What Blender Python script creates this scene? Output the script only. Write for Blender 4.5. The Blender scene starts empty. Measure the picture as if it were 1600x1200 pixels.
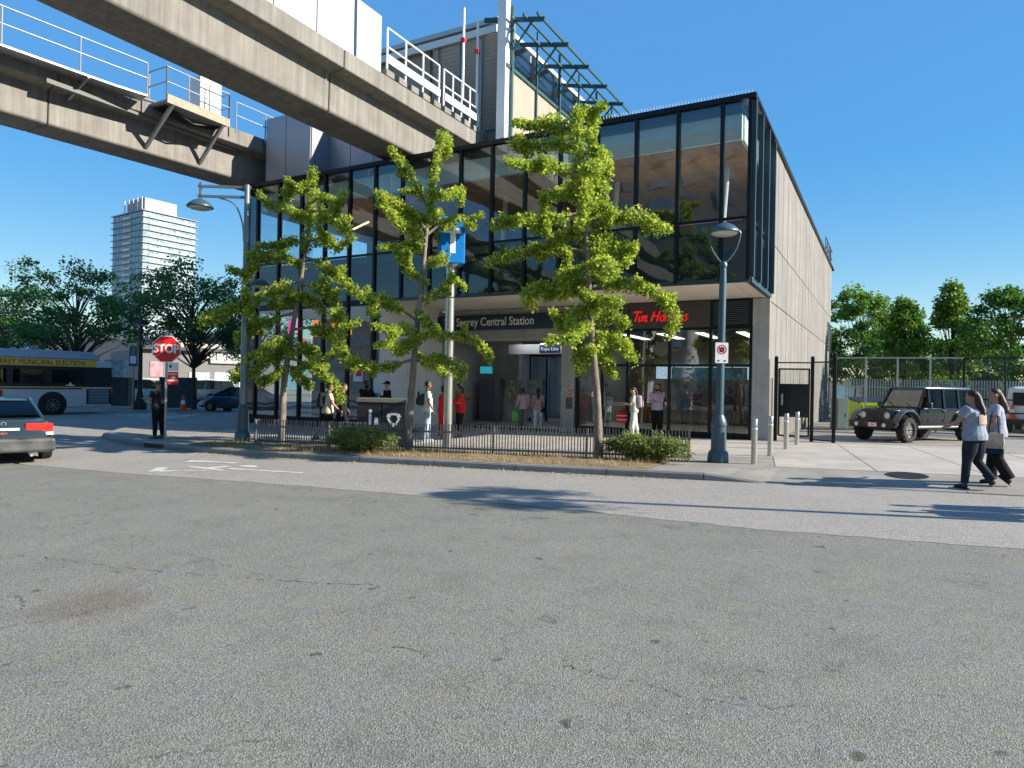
import bpy, math, random
import numpy as np
from mathutils import Vector, Matrix, Euler
random.seed(7); rng = np.random.default_rng(11)
scene = bpy.context.scene
COL = scene.collection
R = math.radians

# ---------------------------------------------------------------- camera
YAW, PITCH, ROLL, FPX, CAMH = R(28.92), R(.09), R(1.055), 1063.0, 1.72
fw = Vector((-math.sin(YAW)*math.cos(PITCH), math.cos(YAW)*math.cos(PITCH), math.sin(PITCH)))
_r0 = Vector((math.cos(YAW), math.sin(YAW), 0)); _u0 = _r0.cross(fw)
cr = math.cos(ROLL)*_r0 + math.sin(ROLL)*_u0
cu = -math.sin(ROLL)*_r0 + math.cos(ROLL)*_u0
cam_d = bpy.data.cameras.new('camera'); cam = bpy.data.objects.new('camera', cam_d); COL.objects.link(cam)
cam.matrix_world = Matrix(((cr.x, cu.x, -fw.x, 0), (cr.y, cu.y, -fw.y, 0), (cr.z, cu.z, -fw.z, CAMH), (0, 0, 0, 1)))
cam_d.sensor_width = 36; cam_d.lens = FPX/1600*36; cam_d.clip_start = .05; cam_d.clip_end = 6000
scene.camera = cam

# ---------------------------------------------------------------- sky and sun
SUN_EL = R(27.5); SUN_H = Vector((.965, .26, 0)).normalized()
sun_dir = Vector((SUN_H.x*math.cos(SUN_EL), SUN_H.y*math.cos(SUN_EL), math.sin(SUN_EL)))
w = bpy.data.worlds.new('World'); scene.world = w; w.use_nodes = True
nt = w.node_tree; bg = nt.nodes['Background']
sky = nt.nodes.new('ShaderNodeTexSky'); sky.sky_type = 'NISHITA'; sky.sun_disc = False
sky.sun_elevation = SUN_EL; sky.sun_rotation = math.atan2(SUN_H.x, SUN_H.y)
sky.altitude = 60; sky.air_density = 1.0; sky.dust_density = .0; sky.ozone_density = 1.5
# even colour grade of the whole sky: deeper blue, gentler fall-off from horizon to zenith
sep = nt.nodes.new('ShaderNodeSeparateColor'); sep.mode = 'HSV'; com = nt.nodes.new('ShaderNodeCombineColor'); com.mode = 'HSV'
def wmath(op, a, v):
    k = nt.nodes.new('ShaderNodeMath'); k.operation = op; nt.links.new(a, k.inputs[0]); k.inputs[1].default_value = v; return k.outputs[0]
nt.links.new(sky.outputs[0], sep.inputs[0]); nt.links.new(sep.outputs[0], com.inputs[0])
_s = nt.nodes.new('ShaderNodeClamp'); nt.links.new(wmath('MULTIPLY', sep.outputs[1], 1.42), _s.inputs[0]); _s.inputs[2].default_value = .86
nt.links.new(_s.outputs[0], com.inputs[1]); nt.links.new(wmath('MULTIPLY', wmath('POWER', wmath('MULTIPLY', sep.outputs[2], .1), .27), 5.1), com.inputs[2])
nt.links.new(com.outputs[0], bg.inputs[0]); bg.inputs[1].default_value = .1
sl = bpy.data.lights.new('sun', 'SUN'); sl.energy = 4.7; sl.angle = R(.53); sl.color = (1, .92, .80)
so = bpy.data.objects.new('sun', sl); COL.objects.link(so)
so.rotation_euler = sun_dir.to_track_quat('Z', 'Y').to_euler(); so.location = (30, 10, 40)
vs = scene.view_settings; vs.view_transform = 'Standard'; vs.look = 'None'; vs.exposure = 1.05; vs.gamma = 1
vs.use_curve_mapping = False
scene.cycles.max_bounces = 8; scene.cycles.transparent_max_bounces = 16
scene.cycles.caustics_reflective = False; scene.cycles.caustics_refractive = False

# ---------------------------------------------------------------- lie of the land and helpers
def zg(x): return .012*(min(max(x, -13.0), 3.0)+3.0)          # the street falls gently to the left
def ray(px, py): return fw + (px-800)/FPX*cr + (600-py)/FPX*cu
def G(px, py, dz=0.0):
    z = dz; d = ray(px, py)
    for i in range(25):
        t = (z-CAMH)/d.z; P = Vector((0, 0, CAMH)) + d*t; z = zg(P.x)+dz
    return P
def at(px, py, depth): return Vector((0, 0, CAMH)) + ray(px, py)*depth
KZ = .13                                                        # kerb height

class MB:
    def __init__(s): s.v = []; s.f = []; s.m = []; s.mi = 0
    def face(s, idx): s.f.append(tuple(idx)); s.m.append(s.mi)
    def add(s, vs, fs):
        b = len(s.v); s.v += [tuple(v) for v in vs]
        for f in fs: s.face([b+i for i in f])
        return s
    def quad(s, *p): return s.add(p, [range(len(p))])
    def box(s, x0, x1, y0, y1, z0, z1):
        return s.add([(x0,y0,z0),(x1,y0,z0),(x1,y1,z0),(x0,y1,z0),(x0,y0,z1),(x1,y0,z1),(x1,y1,z1),(x0,y1,z1)],
            [(0,3,2,1),(4,5,6,7),(0,1,5,4),(1,2,6,5),(2,3,7,6),(3,0,4,7)])
    def obox(s, c, h, M):
        c = Vector(c); pts = []
        for z in (-1, 1):
            for x, y in ((-1,-1),(1,-1),(1,1),(-1,1)): pts.append(c + M @ Vector((x*h[0], y*h[1], z*h[2])))
        return s.add(pts, [(0,3,2,1),(4,5,6,7),(0,1,5,4),(1,2,6,5),(2,3,7,6),(3,0,4,7)])
    def bar(s, a, b, w, h=None, up=(0,0,1)):
        a = Vector(a); b = Vector(b); d = b-a; L = d.length; d.normalize()
        up = Vector(up)
        if abs(d.dot(up)) > .98: up = Vector((1,0,0))
        x = d.cross(up).normalized(); z = x.cross(d)
        M = Matrix((x, d, z)).transposed()
        return s.obox((a+b)/2, (w/2, L/2, (h or w)/2), M)
    def tube(s, pts, rad, n=8, cap=True, ell=None):
        pts = [Vector(p) for p in pts]; k = len(pts)
        if not hasattr(rad, '__len__'): rad = [rad]*k
        b = len(s.v); prev = None
        for i, p in enumerate(pts):
            d = (pts[min(i+1,k-1)]-pts[max(i-1,0)]).normalized()
            if prev is None: x = d.orthogonal().normalized()
            else:
                x = prev - d*prev.dot(d)
                x = x.normalized() if x.length > 1e-6 else d.orthogonal().normalized()
            prev = x; y = d.cross(x)
            for j in range(n):
                a = 2*math.pi*j/n; s.v.append(tuple(p + (x*math.cos(a)+y*math.sin(a))*rad[i]))
        for i in range(k-1):
            for j in range(n):
                j2 = (j+1) % n; s.face((b+i*n+j, b+i*n+j2, b+(i+1)*n+j2, b+(i+1)*n+j))
        if cap:
            s.face([b+j for j in range(n)][::-1]); s.face([b+(k-1)*n+j for j in range(n)])
        return s
    def rings(s, rings, cap=True):
        b = len(s.v); n = len(rings[0])
        for r in rings: s.v += [tuple(p) for p in r]
        for i in range(len(rings)-1):
            for j in range(n):
                j2 = (j+1) % n; s.face((b+i*n+j, b+i*n+j2, b+(i+1)*n+j2, b+(i+1)*n+j))
        if cap:
            s.face([b+j for j in range(n)][::-1]); s.face([b+(len(rings)-1)*n+j for j in range(n)])
        return s
    def lathe(s, prof, n=16, c=(0,0,0), M=None):
        c = Vector(c); rs = []
        for r, z in prof:
            ring = []
            for j in range(n):
                a = 2*math.pi*j/n; p = Vector((r*math.cos(a), r*math.sin(a), z))
                if M: p = M @ p
                ring.append(c+p)
            rs.append(ring)
        return s.rings(rs)
    def ell(s, c, r, nu=10, nv=7, M=None):
        prof = []; c = Vector(c); rs = []
        for i in range(nv+1):
            t = math.pi*i/nv; rr = max(math.sin(t), .02); z = -math.cos(t)
            ring = []
            for j in range(nu):
                a = 2*math.pi*j/nu; p = Vector((r[0]*rr*math.cos(a), r[1]*rr*math.sin(a), r[2]*z))
                if M: p = M @ p
                ring.append(c+p)
            rs.append(ring)
        return s.rings(rs)
    def prism(s, poly, d0, d1, f):
        n = len(poly); b = len(s.v)
        s.v += [tuple(f(p[0], p[1], d0)) for p in poly] + [tuple(f(p[0], p[1], d1)) for p in poly]
        s.face(range(b+n-1, b-1, -1)); s.face(range(b+n, b+2*n))
        for j in range(n): s.face((b+j, b+(j+1)%n, b+n+(j+1)%n, b+n+j))
        return s
    def mesh(s, name):
        me = bpy.data.meshes.new(name); me.from_pydata(s.v, [], s.f)
        me.polygons.foreach_set('material_index', s.m); me.update(); return me
    def build(s, name, mats, parent=None, bevel=0, smooth=None, world=True, seg=2):
        me = s.mesh(name)
        for m in (mats if isinstance(mats, (list, tuple)) else [mats]): me.materials.append(m)
        fix_normals(me)
        o = bpy.data.objects.new(name, me); COL.objects.link(o)
        if parent is not None: put(o, parent, world)
        if smooth is not None:
            me.polygons.foreach_set('use_smooth', [True]*len(me.polygons)); me.set_sharp_from_angle(angle=R(smooth))
        if bevel:
            b = o.modifiers.new('bevel', 'BEVEL'); b.width = bevel; b.segments = seg; b.limit_method = 'ANGLE'; b.angle_limit = R(40)
        return o
import bmesh
def fix_normals(me):
    bm = bmesh.new(); bm.from_mesh(me); bmesh.ops.recalc_face_normals(bm, faces=bm.faces); bm.to_mesh(me); bm.free()
def wm(o):
    m = o.matrix_parent_inverse @ o.matrix_basis
    return wm(o.parent) @ m if o.parent else o.matrix_basis.copy()
def put(o, parent, world=False):
    o.parent = parent
    if world: o.matrix_parent_inverse = wm(parent).inverted()
def empty(name, loc=(0,0,0), rz=0):
    o = bpy.data.objects.new(name, None); COL.objects.link(o); o.location = loc; o.rotation_euler = (0, 0, rz)
    o.empty_display_size = .2
    return o
def tag(o, label, cat, group=None, kind=None):
    if label: o['label'] = label
    if cat: o['category'] = cat
    if group: o['group'] = group
    if kind: o['kind'] = kind
    return o
def thing(name, label, cat, loc=(0,0,0), rz=0, group=None): return tag(empty(name, loc, rz), label, cat, group)
def struct(o): o['kind'] = 'structure'; return o
def stuff(o): o['kind'] = 'stuff'; return o
def dup(o, parent=None):
    c = o.copy(); COL.objects.link(c); c.parent = parent
    for ch in list(o.children): dup(ch, c)
    return c
def piece(name, me, parent, loc, rz=0, rot=None):
    o = bpy.data.objects.new(name, me); COL.objects.link(o); o.parent = parent
    o.location = loc; o.rotation_euler = rot or (0, 0, rz); return o

# ---------------------------------------------------------------- materials
MATS = {}
def mat(name, col, rough=.6, metal=0.0, var=.0, scale=4.0, bump=0.0, bscale=60.0, spec=.5, emit=None, estr=0, coat=0, stretch=None, col2=None):
    if name in MATS: return MATS[name]
    m = bpy.data.materials.new(name); m.use_nodes = True; MATS[name] = m
    n = m.node_tree; b = n.nodes['Principled BSDF']; L = n.links.new
    b.inputs['Base Color'].default_value = (*col, 1); b.inputs['Roughness'].default_value = rough
    b.inputs['Metallic'].default_value = metal; b.inputs['Specular IOR Level'].default_value = spec
    b.inputs['Coat Weight'].default_value = coat; b.inputs['Coat Roughness'].default_value = .05
    if emit: b.inputs['Emission Color'].default_value = (*emit, 1); b.inputs['Emission Strength'].default_value = estr
    if var or bump:
        tc = n.nodes.new('ShaderNodeTexCoord'); src = tc.outputs['Object']
        if stretch:
            mp = n.nodes.new('ShaderNodeMapping'); mp.inputs['Scale'].default_value = stretch; L(src, mp.inputs[0]); src = mp.outputs[0]
    if var:
        t = n.nodes.new('ShaderNodeTexNoise'); t.inputs['Scale'].default_value = scale; t.inputs['Detail'].default_value = 6; t.inputs['Roughness'].default_value = .62
        L(src, t.inputs['Vector'])
        rp = n.nodes.new('ShaderNodeValToRGB'); e = rp.color_ramp.elements
        c2 = col2 or tuple(min(1, c*(1+var)) for c in col)
        e[0].position = .32; e[0].color = (*[c*(1-var) for c in col], 1); e[1].position = .68; e[1].color = (*c2, 1)
        L(t.outputs['Fac'], rp.inputs[0]); L(rp.outputs[0], b.inputs['Base Color'])
    if bump:
        t2 = n.nodes.new('ShaderNodeTexNoise'); t2.inputs['Scale'].default_value = bscale; t2.inputs['Detail'].default_value = 5
        L(src, t2.inputs['Vector'])
        bp = n.nodes.new('ShaderNodeBump'); bp.inputs['Strength'].default_value = bump; bp.inputs['Distance'].default_value = .02
        L(t2.outputs['Fac'], bp.inputs['Height']); L(bp.outputs[0], b.inputs['Normal'])
    return m
def glass(name, tint=(.55,.62,.62), refl=.2, wav=.25, rough=0.0, wscale=.9, gc=(.93,.97,1)):
    m = bpy.data.materials.new(name); m.use_nodes = True; n = m.node_tree; n.nodes.clear(); L = n.links.new
    out = n.nodes.new('ShaderNodeOutputMaterial'); mx = n.nodes.new('ShaderNodeMixShader')
    tr = n.nodes.new('ShaderNodeBsdfTransparent'); tr.inputs[0].default_value = (*tint, 1)
    gl = n.nodes.new('ShaderNodeBsdfGlossy'); gl.inputs['Roughness'].default_value = rough; gl.inputs[0].default_value = (*gc,1)
    fr = n.nodes.new('ShaderNodeLayerWeight'); fr.inputs[0].default_value = .5; pw = n.nodes.new('ShaderNodeMath'); pw.operation = 'POWER'; pw.inputs[1].default_value = 4.0; L(fr.outputs['Facing'], pw.inputs[0])
    mr = n.nodes.new('ShaderNodeMapRange'); mr.inputs['From Min'].default_value = .0; mr.inputs['From Max'].default_value = 1
    mr.inputs['To Min'].default_value = refl; mr.inputs['To Max'].default_value = 1
    L(pw.outputs[0], mr.inputs[0]); L(mr.outputs[0], mx.inputs[0]); L(tr.outputs[0], mx.inputs[1]); L(gl.outputs[0], mx.inputs[2]); L(mx.outputs[0], out.inputs[0])
    if wav:
        tc = n.nodes.new('ShaderNodeTexCoord'); t = n.nodes.new('ShaderNodeTexNoise'); t.inputs['Scale'].default_value = wscale; t.inputs['Detail'].default_value = 1
        L(tc.outputs['Object'], t.inputs['Vector'])
        bp = n.nodes.new('ShaderNodeBump'); bp.inputs['Strength'].default_value = wav; bp.inputs['Distance'].default_value = .02
        L(t.outputs['Fac'], bp.inputs['Height']); L(bp.outputs[0], gl.inputs['Normal']); L(bp.outputs[0], fr.inputs['Normal'])
    return m
def leafmat(name, c1, c2, trans=.35):
    m = bpy.data.materials.new(name); m.use_nodes = True; n = m.node_tree; n.nodes.clear(); L = n.links.new
    out = n.nodes.new('ShaderNodeOutputMaterial'); mx = n.nodes.new('ShaderNodeMixShader'); mx.inputs[0].default_value = trans
    d = n.nodes.new('ShaderNodeBsdfPrincipled'); d.inputs['Roughness'].default_value = .5; d.inputs['Specular IOR Level'].default_value = .35
    t = n.nodes.new('ShaderNodeBsdfTranslucent')
    at_ = n.nodes.new('ShaderNodeAttribute'); at_.attribute_name = 'tone'
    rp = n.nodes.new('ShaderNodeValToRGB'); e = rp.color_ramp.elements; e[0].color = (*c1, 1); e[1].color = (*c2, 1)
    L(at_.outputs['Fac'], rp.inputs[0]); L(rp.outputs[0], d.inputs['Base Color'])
    br = n.nodes.new('ShaderNodeMixRGB'); br.blend_type = 'MULTIPLY'; br.inputs[0].default_value = 1; br.inputs[2].default_value = (1.35,1.5,.85,1)
    L(rp.outputs[0], br.inputs[1]); L(br.outputs[0], t.inputs[0])
    L(d.outputs[0], mx.inputs[1]); L(t.outputs[0], mx.inputs[2]); L(mx.outputs[0], out.inputs[0])
    return m
def concrete(name, col, streak=.5, var=.16):
    m = bpy.data.materials.new(name); m.use_nodes = True; n = m.node_tree; b = n.nodes['Principled BSDF']; L = n.links.new
    b.inputs['Roughness'].default_value = .85; b.inputs['Specular IOR Level'].default_value = .25
    tc = n.nodes.new('ShaderNodeTexCoord'); ge = n.nodes.new('ShaderNodeNewGeometry')
    def noise(sc, vec, det=5):
        t = n.nodes.new('ShaderNodeTexNoise'); t.inputs['Scale'].default_value = sc; t.inputs['Detail'].default_value = det; t.inputs['Roughness'].default_value = .65; L(vec, t.inputs['Vector']); return t.outputs['Fac']
    mp = n.nodes.new('ShaderNodeMapping'); mp.inputs['Scale'].default_value = (3.2, 3.2, .12); L(ge.outputs['Position'], mp.inputs[0])
    a = noise(1.1, ge.outputs['Position'], 7); s_ = noise(1.6, mp.outputs[0], 4); g = noise(55, ge.outputs['Position'], 3)
    def rng_(f, lo, hi):
        r = n.nodes.new('ShaderNodeMapRange'); r.inputs['From Min'].default_value = .3; r.inputs['From Max'].default_value = .7
        r.inputs['To Min'].default_value = lo; r.inputs['To Max'].default_value = hi; L(f, r.inputs[0]); return r.outputs[0]
    def mul(x, y):
        k = n.nodes.new('ShaderNodeMath'); k.operation = 'MULTIPLY'; L(x, k.inputs[0]); L(y, k.inputs[1]); return k.outputs[0]
    v = mul(mul(rng_(a, 1-var, 1+var), rng_(s_, 1-streak*.35, 1+streak*.1)), rng_(g, .93, 1.07))
    oi = n.nodes.new('ShaderNodeObjectInfo'); r2 = n.nodes.new('ShaderNodeMapRange'); r2.inputs['To Min'].default_value = .93; r2.inputs['To Max'].default_value = 1.05
    L(oi.outputs['Random'], r2.inputs[0]); v = mul(v, r2.outputs[0])
    vm = n.nodes.new('ShaderNodeVectorMath'); vm.operation = 'SCALE'; vm.inputs[0].default_value = col; L(v, vm.inputs['Scale']); L(vm.outputs[0], b.inputs['Base Color'])
    bp = n.nodes.new('ShaderNodeBump'); bp.inputs['Strength'].default_value = .18; bp.inputs['Distance'].default_value = .01; L(g, bp.inputs['Height']); L(bp.outputs[0], b.inputs['Normal'])
    MATS[name] = m; return m
def asphalt(name, base, light, agg, rough=.88, cracks=True, aggscale=62, stains=True, stain_at=None):
    m = bpy.data.materials.new(name); m.use_nodes = True; n = m.node_tree; b = n.nodes['Principled BSDF']; L = n.links.new
    b.inputs['Roughness'].default_value = rough; b.inputs['Specular IOR Level'].default_value = .3
    ge = n.nodes.new('ShaderNodeNewGeometry'); P = ge.outputs['Position']
    def noise(sc, det=5, ro=.6):
        t = n.nodes.new('ShaderNodeTexNoise'); t.inputs['Scale'].default_value = sc; t.inputs['Detail'].default_value = det; t.inputs['Roughness'].default_value = ro; L(P, t.inputs['Vector']); return t.outputs['Fac']
    def ramp(f, p0, c0, p1, c1):
        r = n.nodes.new('ShaderNodeValToRGB'); e = r.color_ramp.elements; e[0].position = p0; e[0].color = (*c0, 1); e[1].position = p1; e[1].color = (*c1, 1); L(f, r.inputs[0]); return r.outputs[0]
    def mixc(f, a, c, bl='MIX'):
        k = n.nodes.new('ShaderNodeMixRGB'); k.blend_type = bl
        if hasattr(f, 'links'): L(f, k.inputs[0])
        else: k.inputs[0].default_value = f
        for q, s_ in ((a, 1), (c, 2)):
            if hasattr(q, 'links'): L(q, k.inputs[s_])
            else: k.inputs[s_].default_value = (*q, 1)
        return k.outputs[0]
    c = ramp(noise(.55, 8, .7), .36, base, .64, light)
    vo = n.nodes.new('ShaderNodeTexVoronoi'); vo.inputs['Scale'].default_value = aggscale; L(P, vo.inputs['Vector'])
    hue = ramp(vo.outputs['Color'], .25, tuple(x*.5 for x in agg), .8, tuple(min(1, x*1.6) for x in agg))
    c = mixc(.55, c, hue)
    c = mixc(1.0, c, ramp(noise(aggscale*2.2, 2), .34, (.32,.32,.32), .6, (1.22,1.22,1.22)), 'MULTIPLY')
    if stains:
        c = mixc(1.0, c, ramp(noise(1.7, 5, .7), .33, (.86,.86,.86), .5, (1,1,1)), 'MULTIPLY')
        c = mixc(1.0, c, ramp(noise(5.5, 2, .5), .25, (.45,.44,.43), .31, (1,1,1)), 'MULTIPLY')
    c = mixc(1.0, c, ramp(noise(2.6, 4, .7), .38, (1.03,1.015,.945), .62, (.97,.985,1.03)), 'MULTIPLY')
    if stain_at is not None:
        vd = n.nodes.new('ShaderNodeVectorMath'); vd.operation = 'DISTANCE'; vd.inputs[1].default_value = stain_at; L(P, vd.inputs[0])
        ad0 = n.nodes.new('ShaderNodeMath'); ad0.operation = 'MULTIPLY_ADD'; ad0.inputs[1].default_value = .8; L(noise(3.0, 5), ad0.inputs[0]); L(vd.outputs['Value'], ad0.inputs[2])
        c = mixc(1.0, c, ramp(ad0.outputs[0], .55, (.86,.75,.71), .95, (1,1,1)), 'MULTIPLY')
    hgt = vo.outputs['Distance']
    if cracks:
        vc = n.nodes.new('ShaderNodeTexVoronoi'); vc.feature = 'DISTANCE_TO_EDGE'; vc.inputs['Scale'].default_value = .42
        nz = n.nodes.new('ShaderNodeTexNoise'); nz.inputs['Scale'].default_value = 2.2; nz.inputs['Detail'].default_value = 6; L(P, nz.inputs['Vector'])
        ad = n.nodes.new('ShaderNodeVectorMath'); ad.operation = 'MULTIPLY_ADD'; ad.inputs[1].default_value = (.9,.9,.9); L(nz.outputs['Color'], ad.inputs[0]); L(P, ad.inputs[2]); L(ad.outputs[0], vc.inputs['Vector'])
        brk = ramp(noise(.8, 3), .50, (0,0,0), .62, (1,1,1))
        lin = ramp(vc.outputs['Distance'], .0, (.62,.62,.62), .010, (1,1,1))
        c = mixc(brk, c, mixc(1.0, c, lin, 'MULTIPLY'))
    L(c, b.inputs['Base Color'])
    bp = n.nodes.new('ShaderNodeBump'); bp.inputs['Strength'].default_value = .45; bp.inputs['Distance'].default_value = .010; L(hgt, bp.inputs['Height']); L(bp.outputs[0], b.inputs['Normal'])
    MATS[name] = m; return m

M_asph = asphalt('asphalt_coarse', (.19,.19,.163), (.255,.252,.215), (.242,.24,.208), aggscale=115, stain_at=tuple(G(140,943)))
M_asph2 = asphalt('asphalt_smooth', (.32,.295,.265), (.40,.37,.33), (.33,.31,.285), cracks=True, aggscale=95, stains=False)
M_walk = concrete('sidewalk_concrete', (.40,.365,.32), 0, .16)
M_joint = mat('joint_dirt', (.10,.09,.08), .95)
M_kerb = concrete('kerb_concrete', (.26,.25,.23), .2, .2)
M_conc = concrete('guideway_concrete', (.25,.235,.21), .9, .18)
M_panel = concrete('wall_panel_concrete', (.24,.23,.212), .55, .12)
M_dconc = concrete('column_concrete', (.42,.405,.38), .5, .18)
M_white = concrete('pale_concrete', (.74,.72,.70), .15, .05)
M_soff = concrete('soffit_board', (.80,.72,.60), 0, .05)
M_frame = mat('mullion_black', (.012,.016,.02), .38, .6)
M_fin = mat('fin_green_grey', (.05,.075,.085), .35, .5)
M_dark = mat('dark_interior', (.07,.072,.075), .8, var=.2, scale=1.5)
M_black = mat('black_plastic', (.012,.012,.013), .5)
M_rub = mat('tyre_rubber', (.016,.016,.017), .85, bump=.3, bscale=90)
M_steel = mat('galvanised_steel', (.36,.37,.38), .5, .6, var=.12, scale=14)
M_stain = mat('stainless_steel', (.56,.54,.50), .3, .9, var=.06, scale=8, stretch=(1,1,12))
M_lamp = mat('lamp_paint', (.055,.10,.125), .4, .2, var=.15, scale=6)
M_grn = mat('green_steel', (.035,.10,.095), .45, .3, var=.15, scale=5)
M_bark = mat('ginkgo_bark', (.20,.165,.13), .9, var=.4, scale=9, bump=.8, bscale=30, stretch=(1,1,.35))
M_bark2 = mat('dark_bark', (.06,.048,.038), .9, var=.35, scale=8, bump=.8, bscale=24)
M_ginkgo = leafmat('ginkgo_leaf', (.12,.22,.03), (.62,.62,.13), .5)
M_locust = leafmat('locust_leaf', (.05,.13,.055), (.14,.25,.08), .4)
M_maple = leafmat('maple_leaf', (.045,.13,.022), (.22,.32,.04), .38)
M_jun = leafmat('juniper_leaf', (.10,.15,.035), (.34,.36,.12), .3)
M_dry = leafmat('dry_grass', (.28,.20,.09), (.48,.36,.18), .3)
M_glass = glass('facade_glass', (.88,.93,.93), .075, .3)
M_glassS = glass('spandrel_glass', (.55,.62,.63), .06, .3)
M_shop = glass('shop_glass', (.86,.9,.9), .07, .2)
M_cglass = glass('car_glass', (.14,.16,.16), .06, 0, gc=(.22,.24,.27))
M_clear = glass('door_glass', (.75,.82,.85), .08, .1)
M_yel = mat('yellow_print', (.88,.52,.05), .5); M_navy = mat('navy_print', (.01,.025,.09), .5)
M_wpaint = mat('white_paint', (.78,.78,.77), .45, var=.04, scale=3)
M_red = mat('red_paint', (.66,.016,.02), .4); M_redcloth = mat('red_cloth', (.62,.02,.02), .85)
M_road = mat('worn_road_paint', (.52,.50,.46), .8, var=.35, scale=3, bump=.2)
# ================================================================ ground, roads, pavement
g = MB(); xs = [-3000, -13, 3, 3000]
for i in range(3):
    a, b = xs[i], xs[i+1]
    g.quad((a,-1500,zg(a)-.004), (b,-1500,zg(b)-.004), (b,4000,zg(b)-.004), (a,4000,zg(a)-.004))
struct(g.build('ground', M_asph))
def lerp_table(t, x):
    if x <= t[0][0]: return t[0][1]
    for (a, b), (c, d) in zip(t, t[1:]):
        if x <= c: return b+(d-b)*(x-a)/(c-a)
    return t[-1][1]
SEAM = [(-70,1.0),(-16.5,7.42),(-12.76,7.89),(-8.62,8.46),(-4.49,8.76),(-1.23,8.72),(1.31,9.12),(3,9.3),(70,18)]
KERB = [(-36.5,60),(-36,45),(-33,28),(-27.98,20.28),(-25.07,16.5),(-22.6,13.6),(-20.98,12.16),(-19.47,11.55),(-18,11.2),(-16.5,11.14),(-14.18,11.32),(-6.78,12.34),(-2.98,12.94),(70,24.4)]
kerb_y = lambda x: lerp_table(KERB, x)
sx = sorted(set([a for a, _ in SEAM] + [-40,-30,-22,-13,-6,0] + [-16.5+.22*k for k in range(90)]))
g = MB(); rnd = random.Random(3)
wob = {x: rnd.uniform(-.035,.035) for x in sx}
for a, b in zip(sx, sx[1:]):
    if b > 70: break
    hi = lambda x: 60 if x < -12.9 else kerb_y(x)+.3
    g.quad((a, lerp_table(SEAM,a)+wob[a], zg(a)), (b, lerp_table(SEAM,b)+wob[b], zg(b)), (b, hi(b), zg(b)), (a, hi(a), zg(a)))
struct(g.build('road', M_asph2))
# raised pavement with the dropped driveway on the right
def kh(x): return KZ if x < -3 else max(.018, KZ-(x+3)/1.1*(KZ-.018))
px_ = sorted(set([x for x, _ in KERB if x > -36.4] + [-30,-13,-10,-8,-5,-3.28,-2.6,-1.9,0,1.5,3,6,12,30]))
g = MB()
def prof(x):
    y0 = kerb_y(x); z = zg(x)
    r = [(y0+.02, z+kh(x)-.002), (y0+.16, z+kh(x)-.002), (y0+1.7, z+KZ-.002)]
    if x > -3.29: r += [(23.4, z+KZ-.002), (25.0, z+.02), (90, z+.02)]
    else: r += [(max(y0+1.8, 23.4), z+KZ-.002), (max(y0+1.9, 25.0), z+KZ-.002), (90, z+KZ-.002)]
    return [(x, max(y, y0), zz) for y, zz in r]
for a, b in zip(px_, px_[1:]):
    pa, pb = prof(a), prof(b)
    for i in range(len(pa)-1): g.quad(pa[i], pb[i], pb[i+1], pa[i+1])
pave = struct(g.build('pavement', concrete('pavement_base', (.27,.25,.215), 0, .2)))
ES = Vector((.988, .155, 0)).normalized(); EN = Vector((-ES.y, ES.x, 0)); RZ = math.atan2(ES.y, ES.x)
sm = MB(); S = 1.86; gp = .012
sm.box(-S/2+gp, S/2-gp, -S/2+gp, S/2-gp, -.016, .006)
slab_me = sm.mesh('slab'); slab_me.materials.append(M_walk); fix_normals(slab_me)
org = Vector((-2.0, 13.1+1.72, 0))
for i in range(-9, 8):
    for j in range(0, 7):
        c = org + ES*(i+.5)*S + EN*(j+.5)*S
        corners = [c+ES*a*S/2+EN*b*S/2 for a in (-1,1) for b in (-1,1)]
        if any(q.y > 23.3 for q in corners) or c.x < -17: continue
        if any(q.x < -15.85 and q.y > 18.9 or (q.x < -3.2 and q.y > 22.4) for q in corners): continue
        if any(q.x < -3.6 and q.y < 12.67+.2*(q.x+14.88)+.2 for q in corners): continue
        tilt = -.012 if -13 < c.x < 3 else 0
        piece('slab', slab_me, pave, (c.x, c.y, zg(c.x)+KZ), rot=(0, tilt, RZ))
# kerb stones
kerb = struct(empty('kerb', (-8, 12, 0)))
def along(tbl, x0, x1, step):
    pts = []; x = x0
    while x < x1: pts.append(x); x += step
    return pts+[x1]
kx = [-33,-30.5,-27.98,-25.07,-22.6,-20.98,-19.47,-18,-16.5] + along(KERB,-14.18,-3.0,1.87) + [-1.9, 1.2, 4.5, 8]
for a, b in zip(kx, kx[1:]):
    if abs(a+16.5) < .01 and b > -14.2: pass
    A = Vector((a, kerb_y(a), 0)); B = Vector((b, kerb_y(b), 0)); d = (B-A).normalized(); nrm = Vector((-d.y, d.x, 0))
    A += d*.008; B -= d*.008; m = MB()
    def ring(P, x):
        z = zg(x); t = z+kh(x)+.004
        return [P-nrm*.012+Vector((0,0,z-.05)), P+Vector((0,0,t-.03)), P+nrm*.03+Vector((0,0,t)), P+nrm*.16+Vector((0,0,t)), P+nrm*.16+Vector((0,0,z-.05))]
    m.rings([ring(A,a), ring(B,b)]); m.build('kerb_stone', M_kerb, kerb)
def surf(x, y):
    d = y-kerb_y(x); z = zg(x)
    if d < 0: return z
    if d < .16: return z+kh(x)
    if d < 1.7: return z+kh(x)+(KZ-kh(x))*(d-.16)/1.54
    if x > -3.29 and y > 23.4: return z+max(.02, KZ-(y-23.4)/1.6*(KZ-.02))
    return z+KZ
def GS(px, py):
    z = .1; dd = ray(px, py)
    for i in range(40):
        t = (z-CAMH)/dd.z; Q = Vector((0,0,CAMH))+dd*t; z = .5*z+.5*surf(Q.x, Q.y)
    return Vector((Q.x, Q.y, surf(Q.x, Q.y)))
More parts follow.
